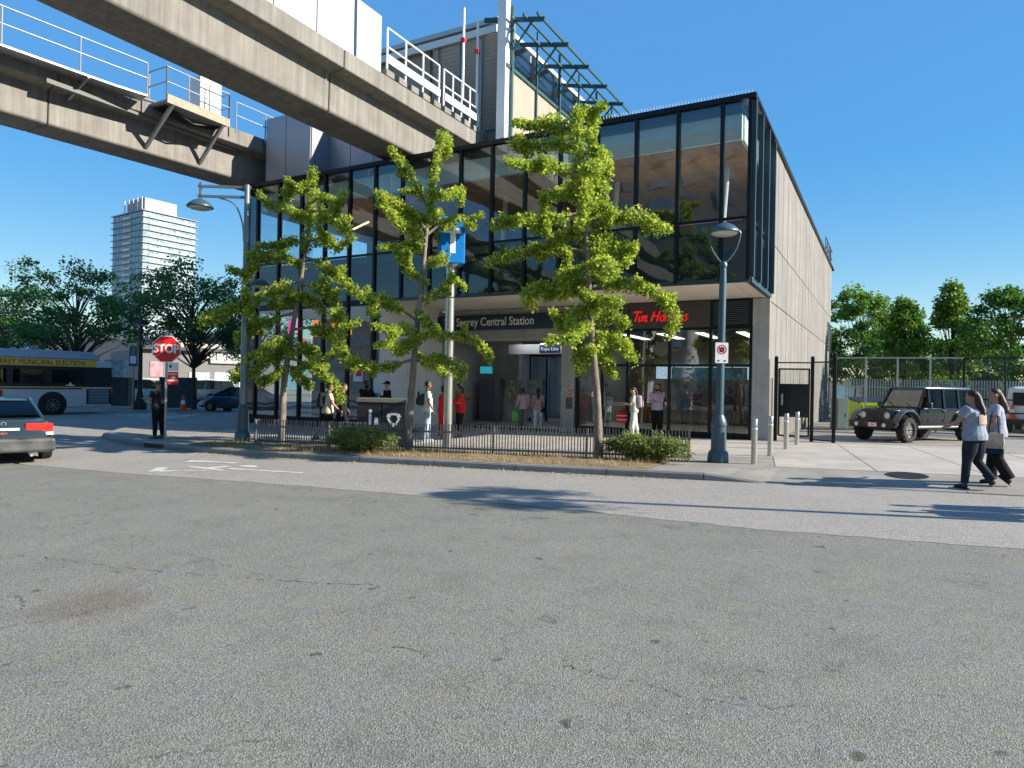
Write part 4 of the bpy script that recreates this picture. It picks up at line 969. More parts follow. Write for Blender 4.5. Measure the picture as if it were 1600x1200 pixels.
for i, t_ in enumerate(('PUBLIC','NO','PARKING')):
    text(t_, .07, M_ltr, ss, Vector(sp_)+Matrix.Rotation(R(42),3,'Z')@Vector((.185,-.043,1.84-.09*i)), (R(90),0,R(42)), .001, off=.002)
# gate beside the side wall and chain-link
M_gate = mat('gate_black', (.010,.011,.013), .4, .4)
def mesh_wires(o, u, L, z0, z1, pitch, r, name, root, mt):
    m = MB(); u = Vector(u); Hh = z1-z0; k = -Hh
    while k < L:
        for s in (1,-1):
            a0, a1 = k, k+Hh
            t0 = max(0, -a0); t1 = min(Hh, L-a0)
            if t1 <= t0: continue
            p = Vector(o)+u*(a0+t0)+Vector((0,0,(z0+t0) if s == 1 else (z1-t0))); q = Vector(o)+u*(a0+t1)+Vector((0,0,(z0+t1) if s == 1 else (z1-t1)))
            m.tube([p,q], r, 3, cap=False)
        k += pitch
    return stuff(m.build(name, mt, root))
gt = thing('pedestrian_gate', 'black steel gate with solid plate between posts by the side wall', 'gate', (-2.3,22.9,.14))
gp_ = [Vector((-3.08,22.75,0)), Vector((-2.05,22.95,0)), Vector((-1.42,22.75,0))]
for i, p in enumerate(gp_): MB().box(p.x-.05,p.x+.05,p.y-.05,p.y+.05,.1,2.72+(.12 if i == 2 else 0)).build('post', M_gate, gt); MB().ell((p.x,p.y,2.74+(.12 if i == 2 else 0)),(.06,.06,.05)).build('post_cap', M_gate, gt)
A, B = gp_[0]+Vector((.09,0,0)), gp_[1]-Vector((.09,0,0)); uu = (B-A).normalized(); Lg = (B-A).length
for z in (.3,2.38): MB().bar(A+Vector((0,0,z)),B+Vector((0,0,z)),.05).build('gate_rail', M_gate, gt)
MB().bar(gp_[0]+Vector((0,0,2.58)),gp_[1]+Vector((0,0,2.58)),.04).build('head_rail', M_gate, gt)
for p in (A,B): MB().bar(p+Vector((0,0,.3)),p+Vector((0,0,2.4)),.05).build('gate_stile', M_gate, gt)
MB().bar(A.lerp(B,.5)+Vector((0,-.01,.88)),A.lerp(B,.5)+Vector((0,-.01,1.92)),Lg,.02,up=(0,1,0)).build('solid_plate', mat('gate_plate', (.025,.028,.032), .3, .5, var=.2, scale=3), gt)
MB().box(-2.92,-2.86,22.70,22.74,1.25,1.6).build('lock_plate', M_steel, gt)
mesh_wires(A, uu, Lg, .32, 2.36, .075, .0035, 'wire_mesh', gt, M_gate)
A2, B2 = gp_[1]+Vector((.06,0,0)), gp_[2]-Vector((.06,0,0)); mesh_wires(A2, (B2-A2).normalized(), (B2-A2).length, .2, 2.6, .075, .0035, 'wire_mesh', gt, M_gate)
for z in (.2,2.6): MB().tube([A2+Vector((0,0,z)),B2+Vector((0,0,z))], .022, 8).build('panel_rail', M_gate, gt)
# long chain-link fence with sliding gate behind the parked vehicles
cf = thing('chain_link_fence', 'tall chain link fence with sliding gate behind the black four wheel drive', 'fence', (4,30,.05))
FA, FB, FC = at(1305,600,28.5), at(1506,600,26.6), at(1790,600,23.6); FA.z = FB.z = FC.z = .05; FH = 3.05
for P0, P1, n in ((FA,FB,4),(FB,FC,4)):
    uu = (P1-P0).normalized(); Lf = (P1-P0).length
    for k in range(n+1): q = P0.lerp(P1,k/n); MB().tube([q,q+Vector((0,0,FH))], .035, 8).build('post', M_gate if P0 is FB else M_steel, cf)
    for z in (FH,.08)+((.95,1.45) if P0 is FB else ()): MB().tube([P0+Vector((0,0,z)),P1+Vector((0,0,z))], .028, 8).build('rail', M_gate if P0 is FB else M_steel, cf)
    mesh_wires(P0, uu, Lf, .1, FH, .09, .0045, 'wire_mesh', cf, mat('fence_wire', (.06,.075,.07), .5, .5))
MB().tube([FA,FA+Vector((0,0,3.2))], .06, 8).build('post', M_gate, cf)
# pale palisade fence farther back
pf = thing('palisade_fence', 'pale palisade fence below the lot trees', 'fence', (6,40,.05))
a, b = at(1322,600,34), at(1660,600,32); m = MB(); n = 78
for k in range(n):
    q = a.lerp(b,k/n); m.box(q.x-.028,q.x+.028,q.y-.01,q.y+.01,.05,2.35)
stuff(m.build('pickets', mat('palisade_grey', (.42,.44,.45), .5, .3, var=.1), pf)); a.z = b.z = 0
for z in (.5,1.95): MB().bar(a+Vector((0,.04,z)),b+Vector((0,.04,z)),.05).build('rail', MATS['palisade_grey'], pf)
MB().bar(a+Vector((0,.3,.45)),b+Vector((0,.3,.45)),.2,.8).build('dwarf_wall', M_walk, pf)
# lime dumpster and cabinets
dp = thing('dumpster', 'lime green dumpster behind the black four wheel drive', 'dumpster', ground_at(1380,30,.05), R(25)); M_lime = mat('lime_paint', (.42,.62,.02), .5, var=.12, scale=3)
MB().prism([(-.75,.12),(.75,.12),(.85,1.35),(-.85,1.15)], -1.3, 1.3, lambda y,z,d: (d,y,z)).build('body', M_lime, dp, world=False, bevel=.02)
for k in range(5): MB().box(-1.25+k*.6,-1.18+k*.6,-.92,-.80,.2,1.1).build('rib', M_lime, dp, world=False)
MB().box(-1.33,1.33,-.9,-.82,1.08,1.2).build('rim', M_lime, dp, world=False); MB().obox((0,0,1.30),(1.3,.85,.025), Euler((.12,0,0)).to_matrix()).build('lid', M_black, dp, world=False)
MB().box(.1,1.1,-.925,-.921,.85,.95).build('label_strip', M_gate, dp, world=False)
for lb, px, dpt, w_, h_ in (('grey green utility cabinet at the foot of the side wall end',1312,29.5,.5,1.4),('second utility cabinet beside the round bushy tree',1328,32,.42,1.2)):
    p = ground_at(px,dpt,.05); c = thing('utility_cabinet', lb, 'cabinet', p, R(29)); MB().box(-w_/2,w_/2,-.3,.3,0,h_).build('body', mat('cabinet_green', (.16,.22,.20), .5, var=.12), c, world=False, bevel=.02)
    MB().box(-w_/2+.04,w_/2-.04,-.312,-.301,.1,h_-.1).build('door', MATS['cabinet_green'], c, world=False); MB().box(w_/2-.1,w_/2-.07,-.33,-.313,.6,.75).build('handle', M_steel, c, world=False)
# far left: black lamp post, signs, cabinets, cone
p = G(218,640,KZ); bl = thing('street_lamp', 'black street lamp post right of the bus rear', 'street lamp', p)
MB().lathe([(.36,0),(.34,.35),(.2,.5),(.16,.9),(.12,1.0),(.09,4.5)], 12).build('pole', M_black, bl, world=False, smooth=30); bell(bl,(0,0,4.7),.4,M_black)
MB().box(-.3,.25,-.05,.05,3.5,3.75).build('street_name_plate', M_grn, bl, world=False)
p = G(207,640,KZ); s2 = thing('bus_stop_pole', 'slim pole with blue plate left of the black lamp post', 'sign', p, R(29)); MB().tube([(0,0,0),(0,0,3.4)], .035, 8).build('pole', M_steel, s2, world=False); MB().box(-.22,.22,-.03,-.01,2.35,3.4).build('plate', M_lamp, s2, world=False); MB().box(-.16,.16,-.036,-.031,2.5,2.9).build('plate_panel', M_ltr, s2, world=False)
def cone(label, loc, s=1.0):
    c = thing('traffic_cone', label, 'traffic cone', loc); o1 = mat('cone_orange', (.75,.10,.015), .55)
    MB().box(-.2*s,.2*s,-.2*s,.2*s,0,.04*s).build('foot', o1, c, world=False); MB().lathe([(.15*s,.04*s),(.035*s,.74*s),(.001,.75*s)], 16).build('body', o1, c, world=False, smooth=40)
    MB().lathe([(.108*s,.32*s),(.082*s,.5*s)], 16).build('band', M_ltr, c, world=False, smooth=40)
cone('orange traffic cone on the far pavement left of the bent tree', G(286,642,KZ), 1.15)
for lb, px, py, w_, h_, c_ in (('dark graffiti covered utility box right of the bus rear',191,634,1.1,1.75,(.03,.05,.05)),('dark utility box behind the traffic cone and stop sign',278,637,1.9,1.8,(.03,.05,.06)),('pale panel box beside the black lamp post',181,628,1.3,3.0,(.35,.4,.42))):
    p = G(px,py,KZ); c = thing('utility_box', lb, 'utility box', p, R(29)); MB().box(-w_/2,w_/2,-.4,.4,0,h_).build('body', mat('box_%d' % px, c_, .6, var=.5, scale=3), c, world=False, bevel=.03); MB().box(-w_/2+.06,-.02,-.412,-.401,.12,h_-.1).build('door', MATS['box_%d' % px], c, world=False); MB().box(.02,w_/2-.06,-.412,-.401,.12,h_-.1).build('door', MATS['box_%d' % px], c, world=False)
# lamp outside the frame on the right whose shadow crosses the road
ol = post_top_lamp('street lamp outside the frame to the right casting its shadow on the road', (7.3,12.6,zg(7)+.02), 7.0, .42)

for i, (dy, dz) in enumerate(((.55,-.35),(-.6,-.75))):  # leafy baskets out of view, added for a feathery shadow on the road
    bk_ = MB(); bk_.tube([(0,0,7.0+dz+.35),(0,dy,7.0+dz+.3)], .018, 6); bk_.build('basket_arm', M_lamp, ol, world=False); bb = MB(); bb.lathe([(.05,-.3),(.22,-.18),(.28,0)], 14, (0,dy,7.0+dz-.02)); bb.build('basket', M_black, ol, world=False)
    c = Vector(ol.location)+Vector((0,dy,7.0+dz)); pts = np.array([tuple(c+Vector((rd.gauss(0,.28),rd.gauss(0,.24),rd.gauss(.02,.22)))) for _ in range(420)])
    leaves_obj('basket_foliage', pts, rng.uniform(.06,.14,420), ol, M_maple, rng.uniform(0,1,420))
# ================================================================ vehicles (local frame: +Y forward, X right, Z up)
def heading(v): return math.atan2(-v[0], v[1])
def rsec(hw0, hw1, z0, z1, r, y, n=3):
    """rounded section, width hw0 at bottom, hw1 at top"""
    pts = []
    for cx_, cz, hx, a0 in ((1,1,hw1,0),(-1,1,hw1,90),(-1,-1,hw0,180),(1,-1,hw0,270)):
        zc_ = z1-r if cz > 0 else z0+r; xc = cx_*(hx-r)
        for k in range(n+1): a = R(a0+90*k/n); pts.append((xc+r*math.cos(a), y, zc_+r*math.sin(a)))
    return pts
def wheel(root, x, y, rad, wid, style='spoke', rim=None, spokes=7, rot=0, name='wheel'):
    s = 1 if x > 0 else -1; W = bpy.data.objects.new(name, None); COL.objects.link(W); W.location = (x,y,rad); W.rotation_euler = (0, R(90)*s, 0); W.parent = root
    if rot: W.rotation_euler = (Matrix.Rotation(rot,3,'Z') @ Euler((0,R(90)*s,0)).to_matrix()).to_euler()
    h = wid/2; ri = rad*.62
    t = MB().lathe([(ri,-h*.9),(rad*.9,-h),(rad*.985,-h*.8),(rad,-h*.4),(rad,h*.4),(rad*.985,h*.8),(rad*.9,h),(ri*1.02,h*.95),(ri*.98,h*.6)], 32); t.build('tyre', M_rub, W, world=False, smooth=30)
    if style == 'mud':
        m = MB()
        for k in range(30):
            a = 2*math.pi*k/30; c = Vector((math.cos(a)*rad*1.0, math.sin(a)*rad*1.0, (.3 if k % 2 else -.3)*h)); m.obox(c,(.018,.03,h*.55), Matrix.Rotation(a,3,'Z'))
        m.build('tread', M_rub, W, world=False)
    rim = rim or M_stain
    MB().lathe([(ri,-h*.5),(ri,h*.55),(ri*.94,h*.6),(ri*.9,h*.3),(ri*.3,h*.15),(.01,h*.15)], 28).build('rim_barrel', M_black if style != 'steel' else rim, W, world=False, smooth=35)
    MB().lathe([(ri*.99,h*.5),(ri*1.0,h*.66),(ri*.9,h*.66),(ri*.88,h*.45)], 28).build('rim', rim, W, world=False, smooth=35)
    m = MB()
    for k in range(spokes):
        a = 2*math.pi*k/spokes; d = Vector((math.cos(a), math.sin(a), 0)); q = Vector((-d.y, d.x, 0))
        for e in ((-.10,.10) if style == 'mud' else (0,)):
            m.bar(d*ri*.18+Vector((0,0,h*.5)), d*ri*.95+q*ri*e*2.2+Vector((0,0,h*.52)), ri*(.16 if style != 'mud' else .10), .03, up=(0,0,1))
    m.build('spokes', rim, W, world=False); MB().lathe([(ri*.24,h*.4),(ri*.22,h*.62),(.01,h*.64)], 14).build('hub', rim if style != 'mud' else M_black, W, world=False, smooth=40)
    return W
def paint(name, c, metal=.3): return mat(name, c, .28, metal, coat=.8)
def car(root, st, gh, M_p, wheels, rad, arch=True, wid=.22, glassm=None, pillars=True, style='spoke', rim=None, r=.10):
    MB().rings([rsec(a[3],a[4],a[1],a[2],min(r,(a[2]-a[1])*.45),a[0]) for a in st]).build('body', M_p, root, world=False, smooth=38)
    MB().rings([rsec(a[3],a[4],a[1],a[2],.06,a[0]) for a in gh]).build('glasshouse', glassm or M_cglass, root, world=False, smooth=30)
    # roof panel and pillars
    top = [a for a in gh if a[2] > gh[0][2]+.25]
    rf = MB(); rf.rings([[(-a[4]+.03,a[0],a[2]-.035),(-a[4]+.1,a[0],a[2]+.008),(0,a[0],a[2]+.022),(a[4]-.1,a[0],a[2]+.008),(a[4]-.03,a[0],a[2]-.035)] for a in top]); rf.build('roof', M_p, root, world=False, smooth=40)
    if pillars:
        for s in (-1,1):
            pts0 = [Vector((s*(a[4]-.015), a[0], a[2]-.02)) for a in gh]; MB().tube(pts0, .035, 6).build('roof_rail', M_p, root, world=False, smooth=50)
            for a in top[1:-1]: MB().bar((s*(a[3]+.004),a[0],a[1]),(s*(a[4]-.004),a[0],a[2]-.04),.08,.03,up=(s,0,0)).build('pillar', M_p, root, world=False)
    for x, y in wheels:
        if arch: MB().lathe([(rad*1.17,-.06),(rad*1.17,.012),(.01,.012)], 26, (x+(.02 if x > 0 else -.02),y,rad), Euler((0,R(90) if x > 0 else R(-90),0)).to_matrix()).build('wheel_arch', M_black, root, world=False)
        wheel(root, x+(.03 if x > 0 else -.03), y, rad, wid, style, rim)
# --- dark sedan leaving at the left edge: rear in view
sd = thing('sedan', 'dark green grey old sedan seen from behind at left edge', 'car', G(12,724,0), heading((-.93,.36)))
sd.location = G(4,726,0)+Vector((-.93,.36,0))*1.05; sd.scale = (1.04,1.04,.97)
M_sed = mat('sedan_paint', (.022,.034,.038), .14, 0, coat=.3)
car(sd, [(-1.12,.34,.72,.72,.70),(-1.02,.24,.93,.82,.76),(-.7,.2,.97,.86,.78),(0,.2,.95,.87,.80),(1.2,.2,.94,.87,.80),(2.2,.2,.90,.87,.78),(3.0,.22,.78,.84,.74),(3.45,.28,.66,.74,.66)],
    [(-.45,.9,.95,.74,.72),(.38,.9,1.32,.74,.58),(.7,.9,1.37,.75,.59),(1.3,.9,1.36,.75,.59),(2.1,.9,.96,.74,.70)], M_sed, ((-.76,-.05),(.76,-.05),(-.76,2.55),(.76,2.55)), .305)
for s in (-1,1):
    MB().box(s*.585-.235,s*.585+.235,-1.115,-.93,.69,.88).build('tail_light', mat('tail_red', (.65,.02,.015), .15, coat=1, emit=(1,.03,.02), estr=.04), sd, world=False, bevel=.03)
    MB().box(s*.585-.235,s*.585+.235,-1.115,-.93,.615,.685).build('reverse_light', M_wpaint, sd, world=False, bevel=.01)
MB().box(-.86,.86,-1.24,-.95,.26,.56).build('bumper', mat('scuffed_bumper', (.03,.032,.033), .5, var=.6, scale=3, col2=(.12,.12,.115)), sd, world=False, bevel=.06)
MB().box(-.26,.26,-1.115,-1.09,.61,.78).build('number_plate', M_wpaint, sd, world=False, bevel=.006); MB().box(-.05,.07,-1.12,-1.116,.65,.69).build('plate_mark', mat('plate_red', (.6,.2,.18), .5), sd, world=False)
ringm(.03,.045,(0,.87),-1.06,16).build('badge', M_stain, sd, world=False)
MB().tube([(.45,-1.1,.2),(.45,-1.25,.2)], .03, 8).build('exhaust', M_steel, sd, world=False)
# --- black open-sky four wheel drive
jd = Vector((-.609,-.793,0)); fa = Vector((.54,25.9,0)) + Vector((-.793,.609,0))*.0
jr = Vector((jd.y,-jd.x,0))                    # right-hand side of the vehicle
jp = thing('four_wheel_drive', 'black boxy four wheel drive parked before the chain link fence', 'car', (0,0,0), heading(jd))
near = fa                                       # contact point of its left front wheel
jp.location = near + jr*.78 - jd*1.5; jp.location.z = zg(.5)+.022
M_jp = mat('black_blue_paint', (.006,.008,.016), .10, 0, coat=.2, spec=.4); TR = .41; WB = 1.5
MB().rings([rsec(.60,.60,.62,.98,.04,1.93),rsec(.62,.61,.56,1.07,.05,1.9),rsec(.70,.66,.52,1.12,.06,1.0),rsec(.74,.72,.50,1.15,.06,.78)]).build('bonnet', M_jp, jp, world=False, smooth=30)
MB().rings([rsec(.76,.76,.48,1.15,.06,.80),rsec(.79,.78,.46,1.17,.07,.6),rsec(.79,.78,.46,1.17,.07,-1.9),rsec(.78,.77,.48,1.15,.06,-2.0)]).build('tub', M_jp, jp, world=False, smooth=30)
# cabin: pillars, roof, windows
top0, top1, zr, zb_ = .38, -1.98, 1.83, 1.16
MB().rings([rsec(.66,.60,zr-.09,zr,.04,.42),rsec(.70,.64,zr-.09,zr+.03,.05,.2),rsec(.70,.66,zr-.09,zr+.035,.05,-1.9),rsec(.69,.64,zr-.09,zr+.01,.05,-2.0)]).build('roof', mat('roof_panel_blue', (.02,.035,.07), .35, .3, coat=.5), jp, world=False, smooth=30)  # blue of reflected sky is put into the roof colour
MB().quad((-.67,.76,zb_-.02),(.67,.76,zb_-.02),(.62,.40,zr-.07),(-.62,.40,zr-.07)).build('windscreen', glass('windscreen_glass',(.35,.38,.3),.16,0), jp, world=False)
for s in (-1,1): MB().bar((s*.70,.79,zb_-.03),(s*.63,.40,zr-.03),.07,.05).build('pillar', M_jp, jp, world=False)
MB().bar((-.7,.78,zb_-.01),(.7,.78,zb_-.01),.06,.05).build('cowl', M_black, jp, world=False)
for s in (-1,1):
    for y in (.32,-.42,-1.18,-1.95): MB().bar((s*.77,y+.02,zb_-.02),(s*.68,y,zr-.05),.10,.06,up=(s,0,0)).build('pillar', M_jp, jp, world=False)
    for y0_, y1_ in ((.27,-.37),(-.47,-1.13),(-1.23,-1.90)):
        MB().quad((s*.765,y0_,zb_),(s*.765,y1_,zb_),(s*.685,y1_,zr-.08),(s*.685,y0_,zr-.08)).build('side_window', M_cglass, jp, world=False)
    for y in (-.42,-1.18): MB().box(s*.79-.004,s*.79+.004,y-.008,y+.008,.55,1.14).build('door_gap', M_black, jp, world=False)
    for y in (.22,-.55): MB().box(s*.80-.012,s*.80+.012,y-.68,y-.5,1.03,1.07).build('door_handle', M_black, jp, world=False, bevel=.006)
    for y in (.42,-.34):
        for z in (.72,1.02): MB().box(s*.80-.014,s*.80+.014,y-.06,y+.02,z-.03,z+.03).build('hinge', M_jp, jp, world=False)
    MB().tube([(s*.80,.98,.5),(s*.82,-1.0,.5)], .05, 10).build('side_step', mat('step_steel', (.2,.2,.21), .5, .4), jp, world=False, smooth=50)
    MB().box(s*.92-.09,s*.92+.09,.50,.60,1.13,1.32).build('mirror', M_black, jp, world=False, bevel=.03)
    for yc, off in ((1.5,.0),(-1.5,0)):
        arc = [Vector((s*.86, yc+math.cos(R(a))*.56, .46+math.sin(R(a))*(.55))) for a in range(8,173,12)]; arc = [Vector((s*.86,arc[0].y+.08,.62))]+[p+Vector((0,0,.02)) for p in arc]
        m = MB(); m.rings([[p+Vector((-s*.14,0,.0)),p+Vector((s*.06,0,.0)),p+Vector((s*.07,0,.05)),p+Vector((-s*.14,0,.07))] for p in arc]); m.build('fender_flare', mat('flare_grey', (.10,.105,.11), .45, .2), jp, world=False, smooth=40)
    for y in (1.5,-1.5): wheel(jp, s*.80, y, TR, .27, 'mud', mat('machined_alloy', (.62,.62,.62), .25, .9), 6, rot=(.12 if y > 0 else 0))
MB().box(-.60,.60,1.925,1.95,.64,1.02).build('grille_face', M_jp, jp, world=False, bevel=.02)
for k in range(7): MB().box(-.295+k*.083,-.245+k*.083,1.951,1.958,.67,1.0).build('grille_slot', M_black, jp, world=False, bevel=.004)
for s in (-1,1):
    MB().lathe([(.105,0),(.105,.03),(.085,.035),(.08,.015),(.01,.02)], 22, (s*.45,1.95,.87), Euler((R(-90),0,0)).to_matrix()).build('headlight', mat('lamp_glass', (.55,.6,.6), .1, .3, coat=1), jp, world=False, smooth=40)
    MB().box(s*.80-.07,s*.80+.07,1.86,1.93,.80,.86).build('turn_lamp', mat('amber_lens', (.8,.25,.02), .3), jp, world=False, bevel=.02)
    MB().lathe([(.07,0),(.07,.03),(.01,.035)], 16, (s*.52,2.19,.56), Euler((R(-90),0,0)).to_matrix()).build('fog_light', MATS['lamp_glass'], jp, world=False, smooth=40)
MB().rings([rsec(.82,.80,.47,.66,.05,2.2),rsec(.86,.84,.45,.68,.06,2.05),rsec(.80,.80,.48,.66,.05,1.9)]).build('bumper', M_black, jp, world=False, smooth=30)
MB().box(-.26,.06,2.21,2.225,.50,.63).build('number_plate', M_wpaint, jp, world=False); MB().box(-.16,-.04,2.226,2.228,.55,.59).build('plate_mark', MATS['plate_red'], jp, world=False)
MB().box(.10,.14,2.19,2.25,.60,.66).build('tow_hook', M_red, jp, world=False); MB().box(-.3,-.26,2.19,2.25,.60,.66).build('tow_hook', M_red, jp, world=False)
MB().bar((-.55,1.5,.42),(.55,1.5,.42),.14,.14).build('axle', M_black, jp, world=False); MB().bar((-.55,-1.5,.42),(.55,-1.5,.42),.14,.14).build('axle', M_black, jp, world=False)
MB().box(-.5,.5,-1.9,1.8,.40,.52).build('chassis', M_black, jp, world=False)
for s in (-1,1): MB().bar((s*.3-.12,.80,zb_+.02),(s*.3+.14,.69,zb_+.14),.015,.02).build('wiper', M_black, jp, world=False)
MB().box(-.70,.70,-.1,.05,.9,1.5).build('seat', M_black, jp, world=False, bevel=.08); MB().box(-.68,.68,-1.95,-.2,.55,.9).build('cabin_floor', M_black, jp, world=False)
wv_ = jp.location
o = text('RUBICON', .10, M_ltr, jp, (0,0,0), (0,0,0), .001, off=.002); o.matrix_parent_inverse = Matrix.Identity(4); o.location = (-.705,1.25,1.03); o.rotation_euler = (R(90),0,R(-90)); o.scale = (1.1,1,1)
# --- city bus, rear right in view
bd = Vector((-.10,-.995,0)); bc = G(168,646,0)
M_bwin = glass('bus_window_glass', (.3,.34,.34), .12, .1, gc=(.7,.78,.8))
bus = thing('city_bus', 'white and grey city bus with yellow election banner leaving at left', 'bus', (0,0,0), heading(bd))
brt = Vector((bd.y,-bd.x,0))
# visible flank is the left side of the bus when heading toward the viewer's left
rw = G(80,648,0); bus.location = rw + brt*1.15 + bd*2.3; bus.location.z = zg(-30)
BW = 1.27; M_bus = mat('bus_white', (.62,.64,.66), .35, coat=.4, var=.04); M_busg = mat('bus_roof_grey', (.33,.37,.42), .5, var=.08); M_bd = mat('bus_dark', (.02,.025,.03), .3, coat=.3)
rear, front = -5.0, 7.0
MB().rings([rsec(BW-.04,BW-.06,.42,2.62,.06,rear),rsec(BW,BW-.03,.34,2.66,.08,rear+.12),rsec(BW,BW-.03,.34,2.66,.08,front-.3),rsec(BW-.1,BW-.15,.4,2.6,.1,front)]).build('body', M_bus, bus, world=False, smooth=30)
MB().rings([rsec(BW-.30,BW-.45,2.62,2.9,.1,rear+.45),rsec(BW-.12,BW-.30,2.62,3.12,.14,rear+.75),rsec(BW-.12,BW-.30,2.62,3.12,.14,front-2)]).build('roof_fairing', M_busg, bus, world=False, smooth=40)
for y in (rear+3.6,rear+6.6): MB().box(-BW+.0,BW-.0,y-.012,y+.012,2.66,3.02).build('fairing_joint', M_bd, bus, world=False) if False else None
for s in (-1,1):
    MB().box(s*(BW-.02)-.012,s*(BW-.02)+.012,rear+.75,front-.6,2.36,2.68).build('banner', M_yel, bus, world=False)
    MB().box(s*BW-.008,s*BW+.004,rear+.02,front-.5,1.36,2.34).build('window_band', M_bd, bus, world=False)
    for y0_, y1_ in ((rear+1.35,rear+2.75),(rear+3.0,rear+4.35),(rear+4.6,rear+5.9),(rear+6.15,rear+7.4),(rear+7.7,rear+9)):
        MB().box(s*(BW+.005),s*(BW+.014),y0_,y1_,1.52,2.18).build('window', M_bwin, bus, world=False); MB().box(s*(BW+.002),s*(BW+.02),y0_,y1_,1.93,1.95).build('window_bar', M_black, bus, world=False)
    MB().box(s*BW-.012,s*BW+.012,rear+.9,front-.5,1.30,1.345).build('stripe', M_yel, bus, world=False); MB().box(s*BW-.010,s*BW+.010,rear+1.4,front-.5,1.24,1.295).build('stripe', M_navy, bus, world=False)
    MB().box(s*BW-.006,s*BW+.006,rear+.02,rear+1.2,.5,1.25).build('engine_panel', M_bd, bus, world=False)
    for k in range(9): MB().box(s*BW+s*.012-.008,s*BW+s*.012+.008,rear+.15,rear+1.1,.56+k*.075,.60+k*.075).build('engine_slat', M_busg, bus, world=False)
    for y in (rear+2.7,front-2.2):
        MB().lathe([(.62,-.05),(.62,.004),(.01,.004)], 30, (s*(BW),y,.5), Euler((0,R(90)*s,0)).to_matrix()).build('wheel_arch', M_black, bus, world=False); wheel(bus, s*(BW-.05), y, .48, .28, 'steel', mat('bus_wheel', (.2,.21,.22), .4, .6), 8)
    o = text('SURREY MUNICIPAL ELECTION', .34, M_navy, bus, (0,0,0), (0,0,0), .002); o.matrix_parent_inverse = Matrix.Identity(4); o.location = (s*(BW+.0), rear+(3.25), 2.51); o.rotation_euler = (R(90),0,R(90)*s); o.scale = (.84,1,1)
    MB().box(s*BW+s*.016-.004,s*BW+s*.016+.004,rear+4.75,rear+5.6,.9,1.2).build('red_panel', M_red, bus, world=False)
    MB().prism([(0,0),(.4,0),(.4,.05),(.28,.06),(.2,.2),(.12,.06),(0,.05)], -.003, .003, lambda y,z,d: (s*BW+s*.022+d, rear+1.75+y, 1.40+z)).build('mountain_mark', M_ltr, bus, world=False)
    MB().box(s*(BW-.06)-.05,s*(BW-.06)+.05,rear-.03,rear+.02,1.0,1.4).build('tail_light', MATS['tail_red'], bus, world=False)
MB().box(-BW+.1,BW-.1,rear-.10,rear+.02,.40,.62).build('bumper', M_black, bus, world=False, bevel=.04)
MB().box(-BW+.08,BW-.08,rear-.012,rear+.02,.7,2.5).build('rear_panel', M_bd, bus, world=False)
# --- distant parked cars on the far side
vn = thing('minivan', 'silver minivan parked beyond the bent tree', 'car', G(318,629.5,0), heading((-.97,-.2)))
M_van = paint('silver_beige', (.34,.31,.27), .6)
VAN_ST = [(-2.4,.4,1.0,.82,.80),(-2.3,.24,1.15,.93,.88),(0,.22,1.12,.97,.92),(1.3,.22,1.08,.97,.9),(2.2,.24,.92,.93,.82),(2.55,.34,.7,.75,.68)]
VAN_GH = [(-2.32,1.05,1.12,.82,.8),(-2.05,1.05,1.72,.86,.72),(-.9,1.05,1.78,.88,.74),(.2,1.05,1.74,.88,.72),(1.35,1.0,1.1,.85,.8)]
car(vn, VAN_ST, VAN_GH, M_van, ((-.92,-1.5),(.92,-1.5),(-.92,1.5),(.92,1.5)), .36)
bc_ = thing('sedan', 'dark blue sedan partly hidden behind the corner lamp post', 'car', G(376,643,0), heading((-.95,-.3)))
car(bc_, [(-2.2,.34,.8,.7,.7),(-2.1,.22,.98,.84,.78),(0,.2,.95,.88,.82),(1.2,.2,.92,.88,.8),(2.0,.22,.78,.84,.74),(2.3,.3,.62,.7,.64)], [(-1.75,.9,.97,.74,.72),(-1.0,.9,1.38,.75,.6),(-.2,.9,1.43,.76,.6),(.4,.9,1.40,.76,.59),(1.3,.88,.95,.74,.7)], paint('navy_car', (.015,.04,.085), .4), ((-.80,-1.35),(.80,-1.35),(-.80,1.4),(.80,1.4)), .32)
wc = thing('suv', 'white car parked between the black lamp post and the stop sign', 'car', G(228,631,0), heading((.5,.86)))
car(wc, VAN_ST, VAN_GH, paint('white_car', (.6,.61,.62), .1), ((-.92,-1.5),(.92,-1.5),(-.92,1.5),(.92,1.5)), .36)
# --- white van behind the fence at the right edge with a cone on its bumper
wv = thing('van', 'white van behind the chain link gate at right edge', 'van', ground_at(1622,30,.05), heading((.25,.97)))
MB().rings([rsec(.88,.70,.45,1.9,.2,-2.2),rsec(.95,.80,.4,2.0,.2,-2.0),rsec(.95,.80,.4,2.05,.2,1.2),rsec(.93,.6,.4,1.3,.2,2.2),rsec(.8,.6,.45,1.0,.15,2.6)]).build('body', M_wpaint, wv, world=False, smooth=40)
MB().box(-.62,.62,-2.24,-2.19,1.2,1.75).build('rear_window', M_cglass, wv, world=False, bevel=.04); MB().box(-.92,.92,-2.4,-2.15,.4,.62).build('bumper', M_black, wv, world=False, bevel=.04)
for s in (-1,1):
    MB().box(s*.84-.07,s*.84+.07,-2.25,-2.15,.9,1.35).build('tail_light', MATS['tail_red'], wv, world=False, bevel=.02)
    for y in (-1.3,1.6): wheel(wv, s*.86, y, .34, .22, 'steel', M_steel, 6)
MB().box(-.25,.25,-2.26,-2.2,.75,.9).build('number_plate', M_ltr, wv, world=False)
cn = Vector(wv.location)+Matrix.Rotation(wv.rotation_euler.z,3,'Z')@Vector((-.62,-2.30,.62)); cone('orange cone standing on the rear bumper of the white van', cn, .85)
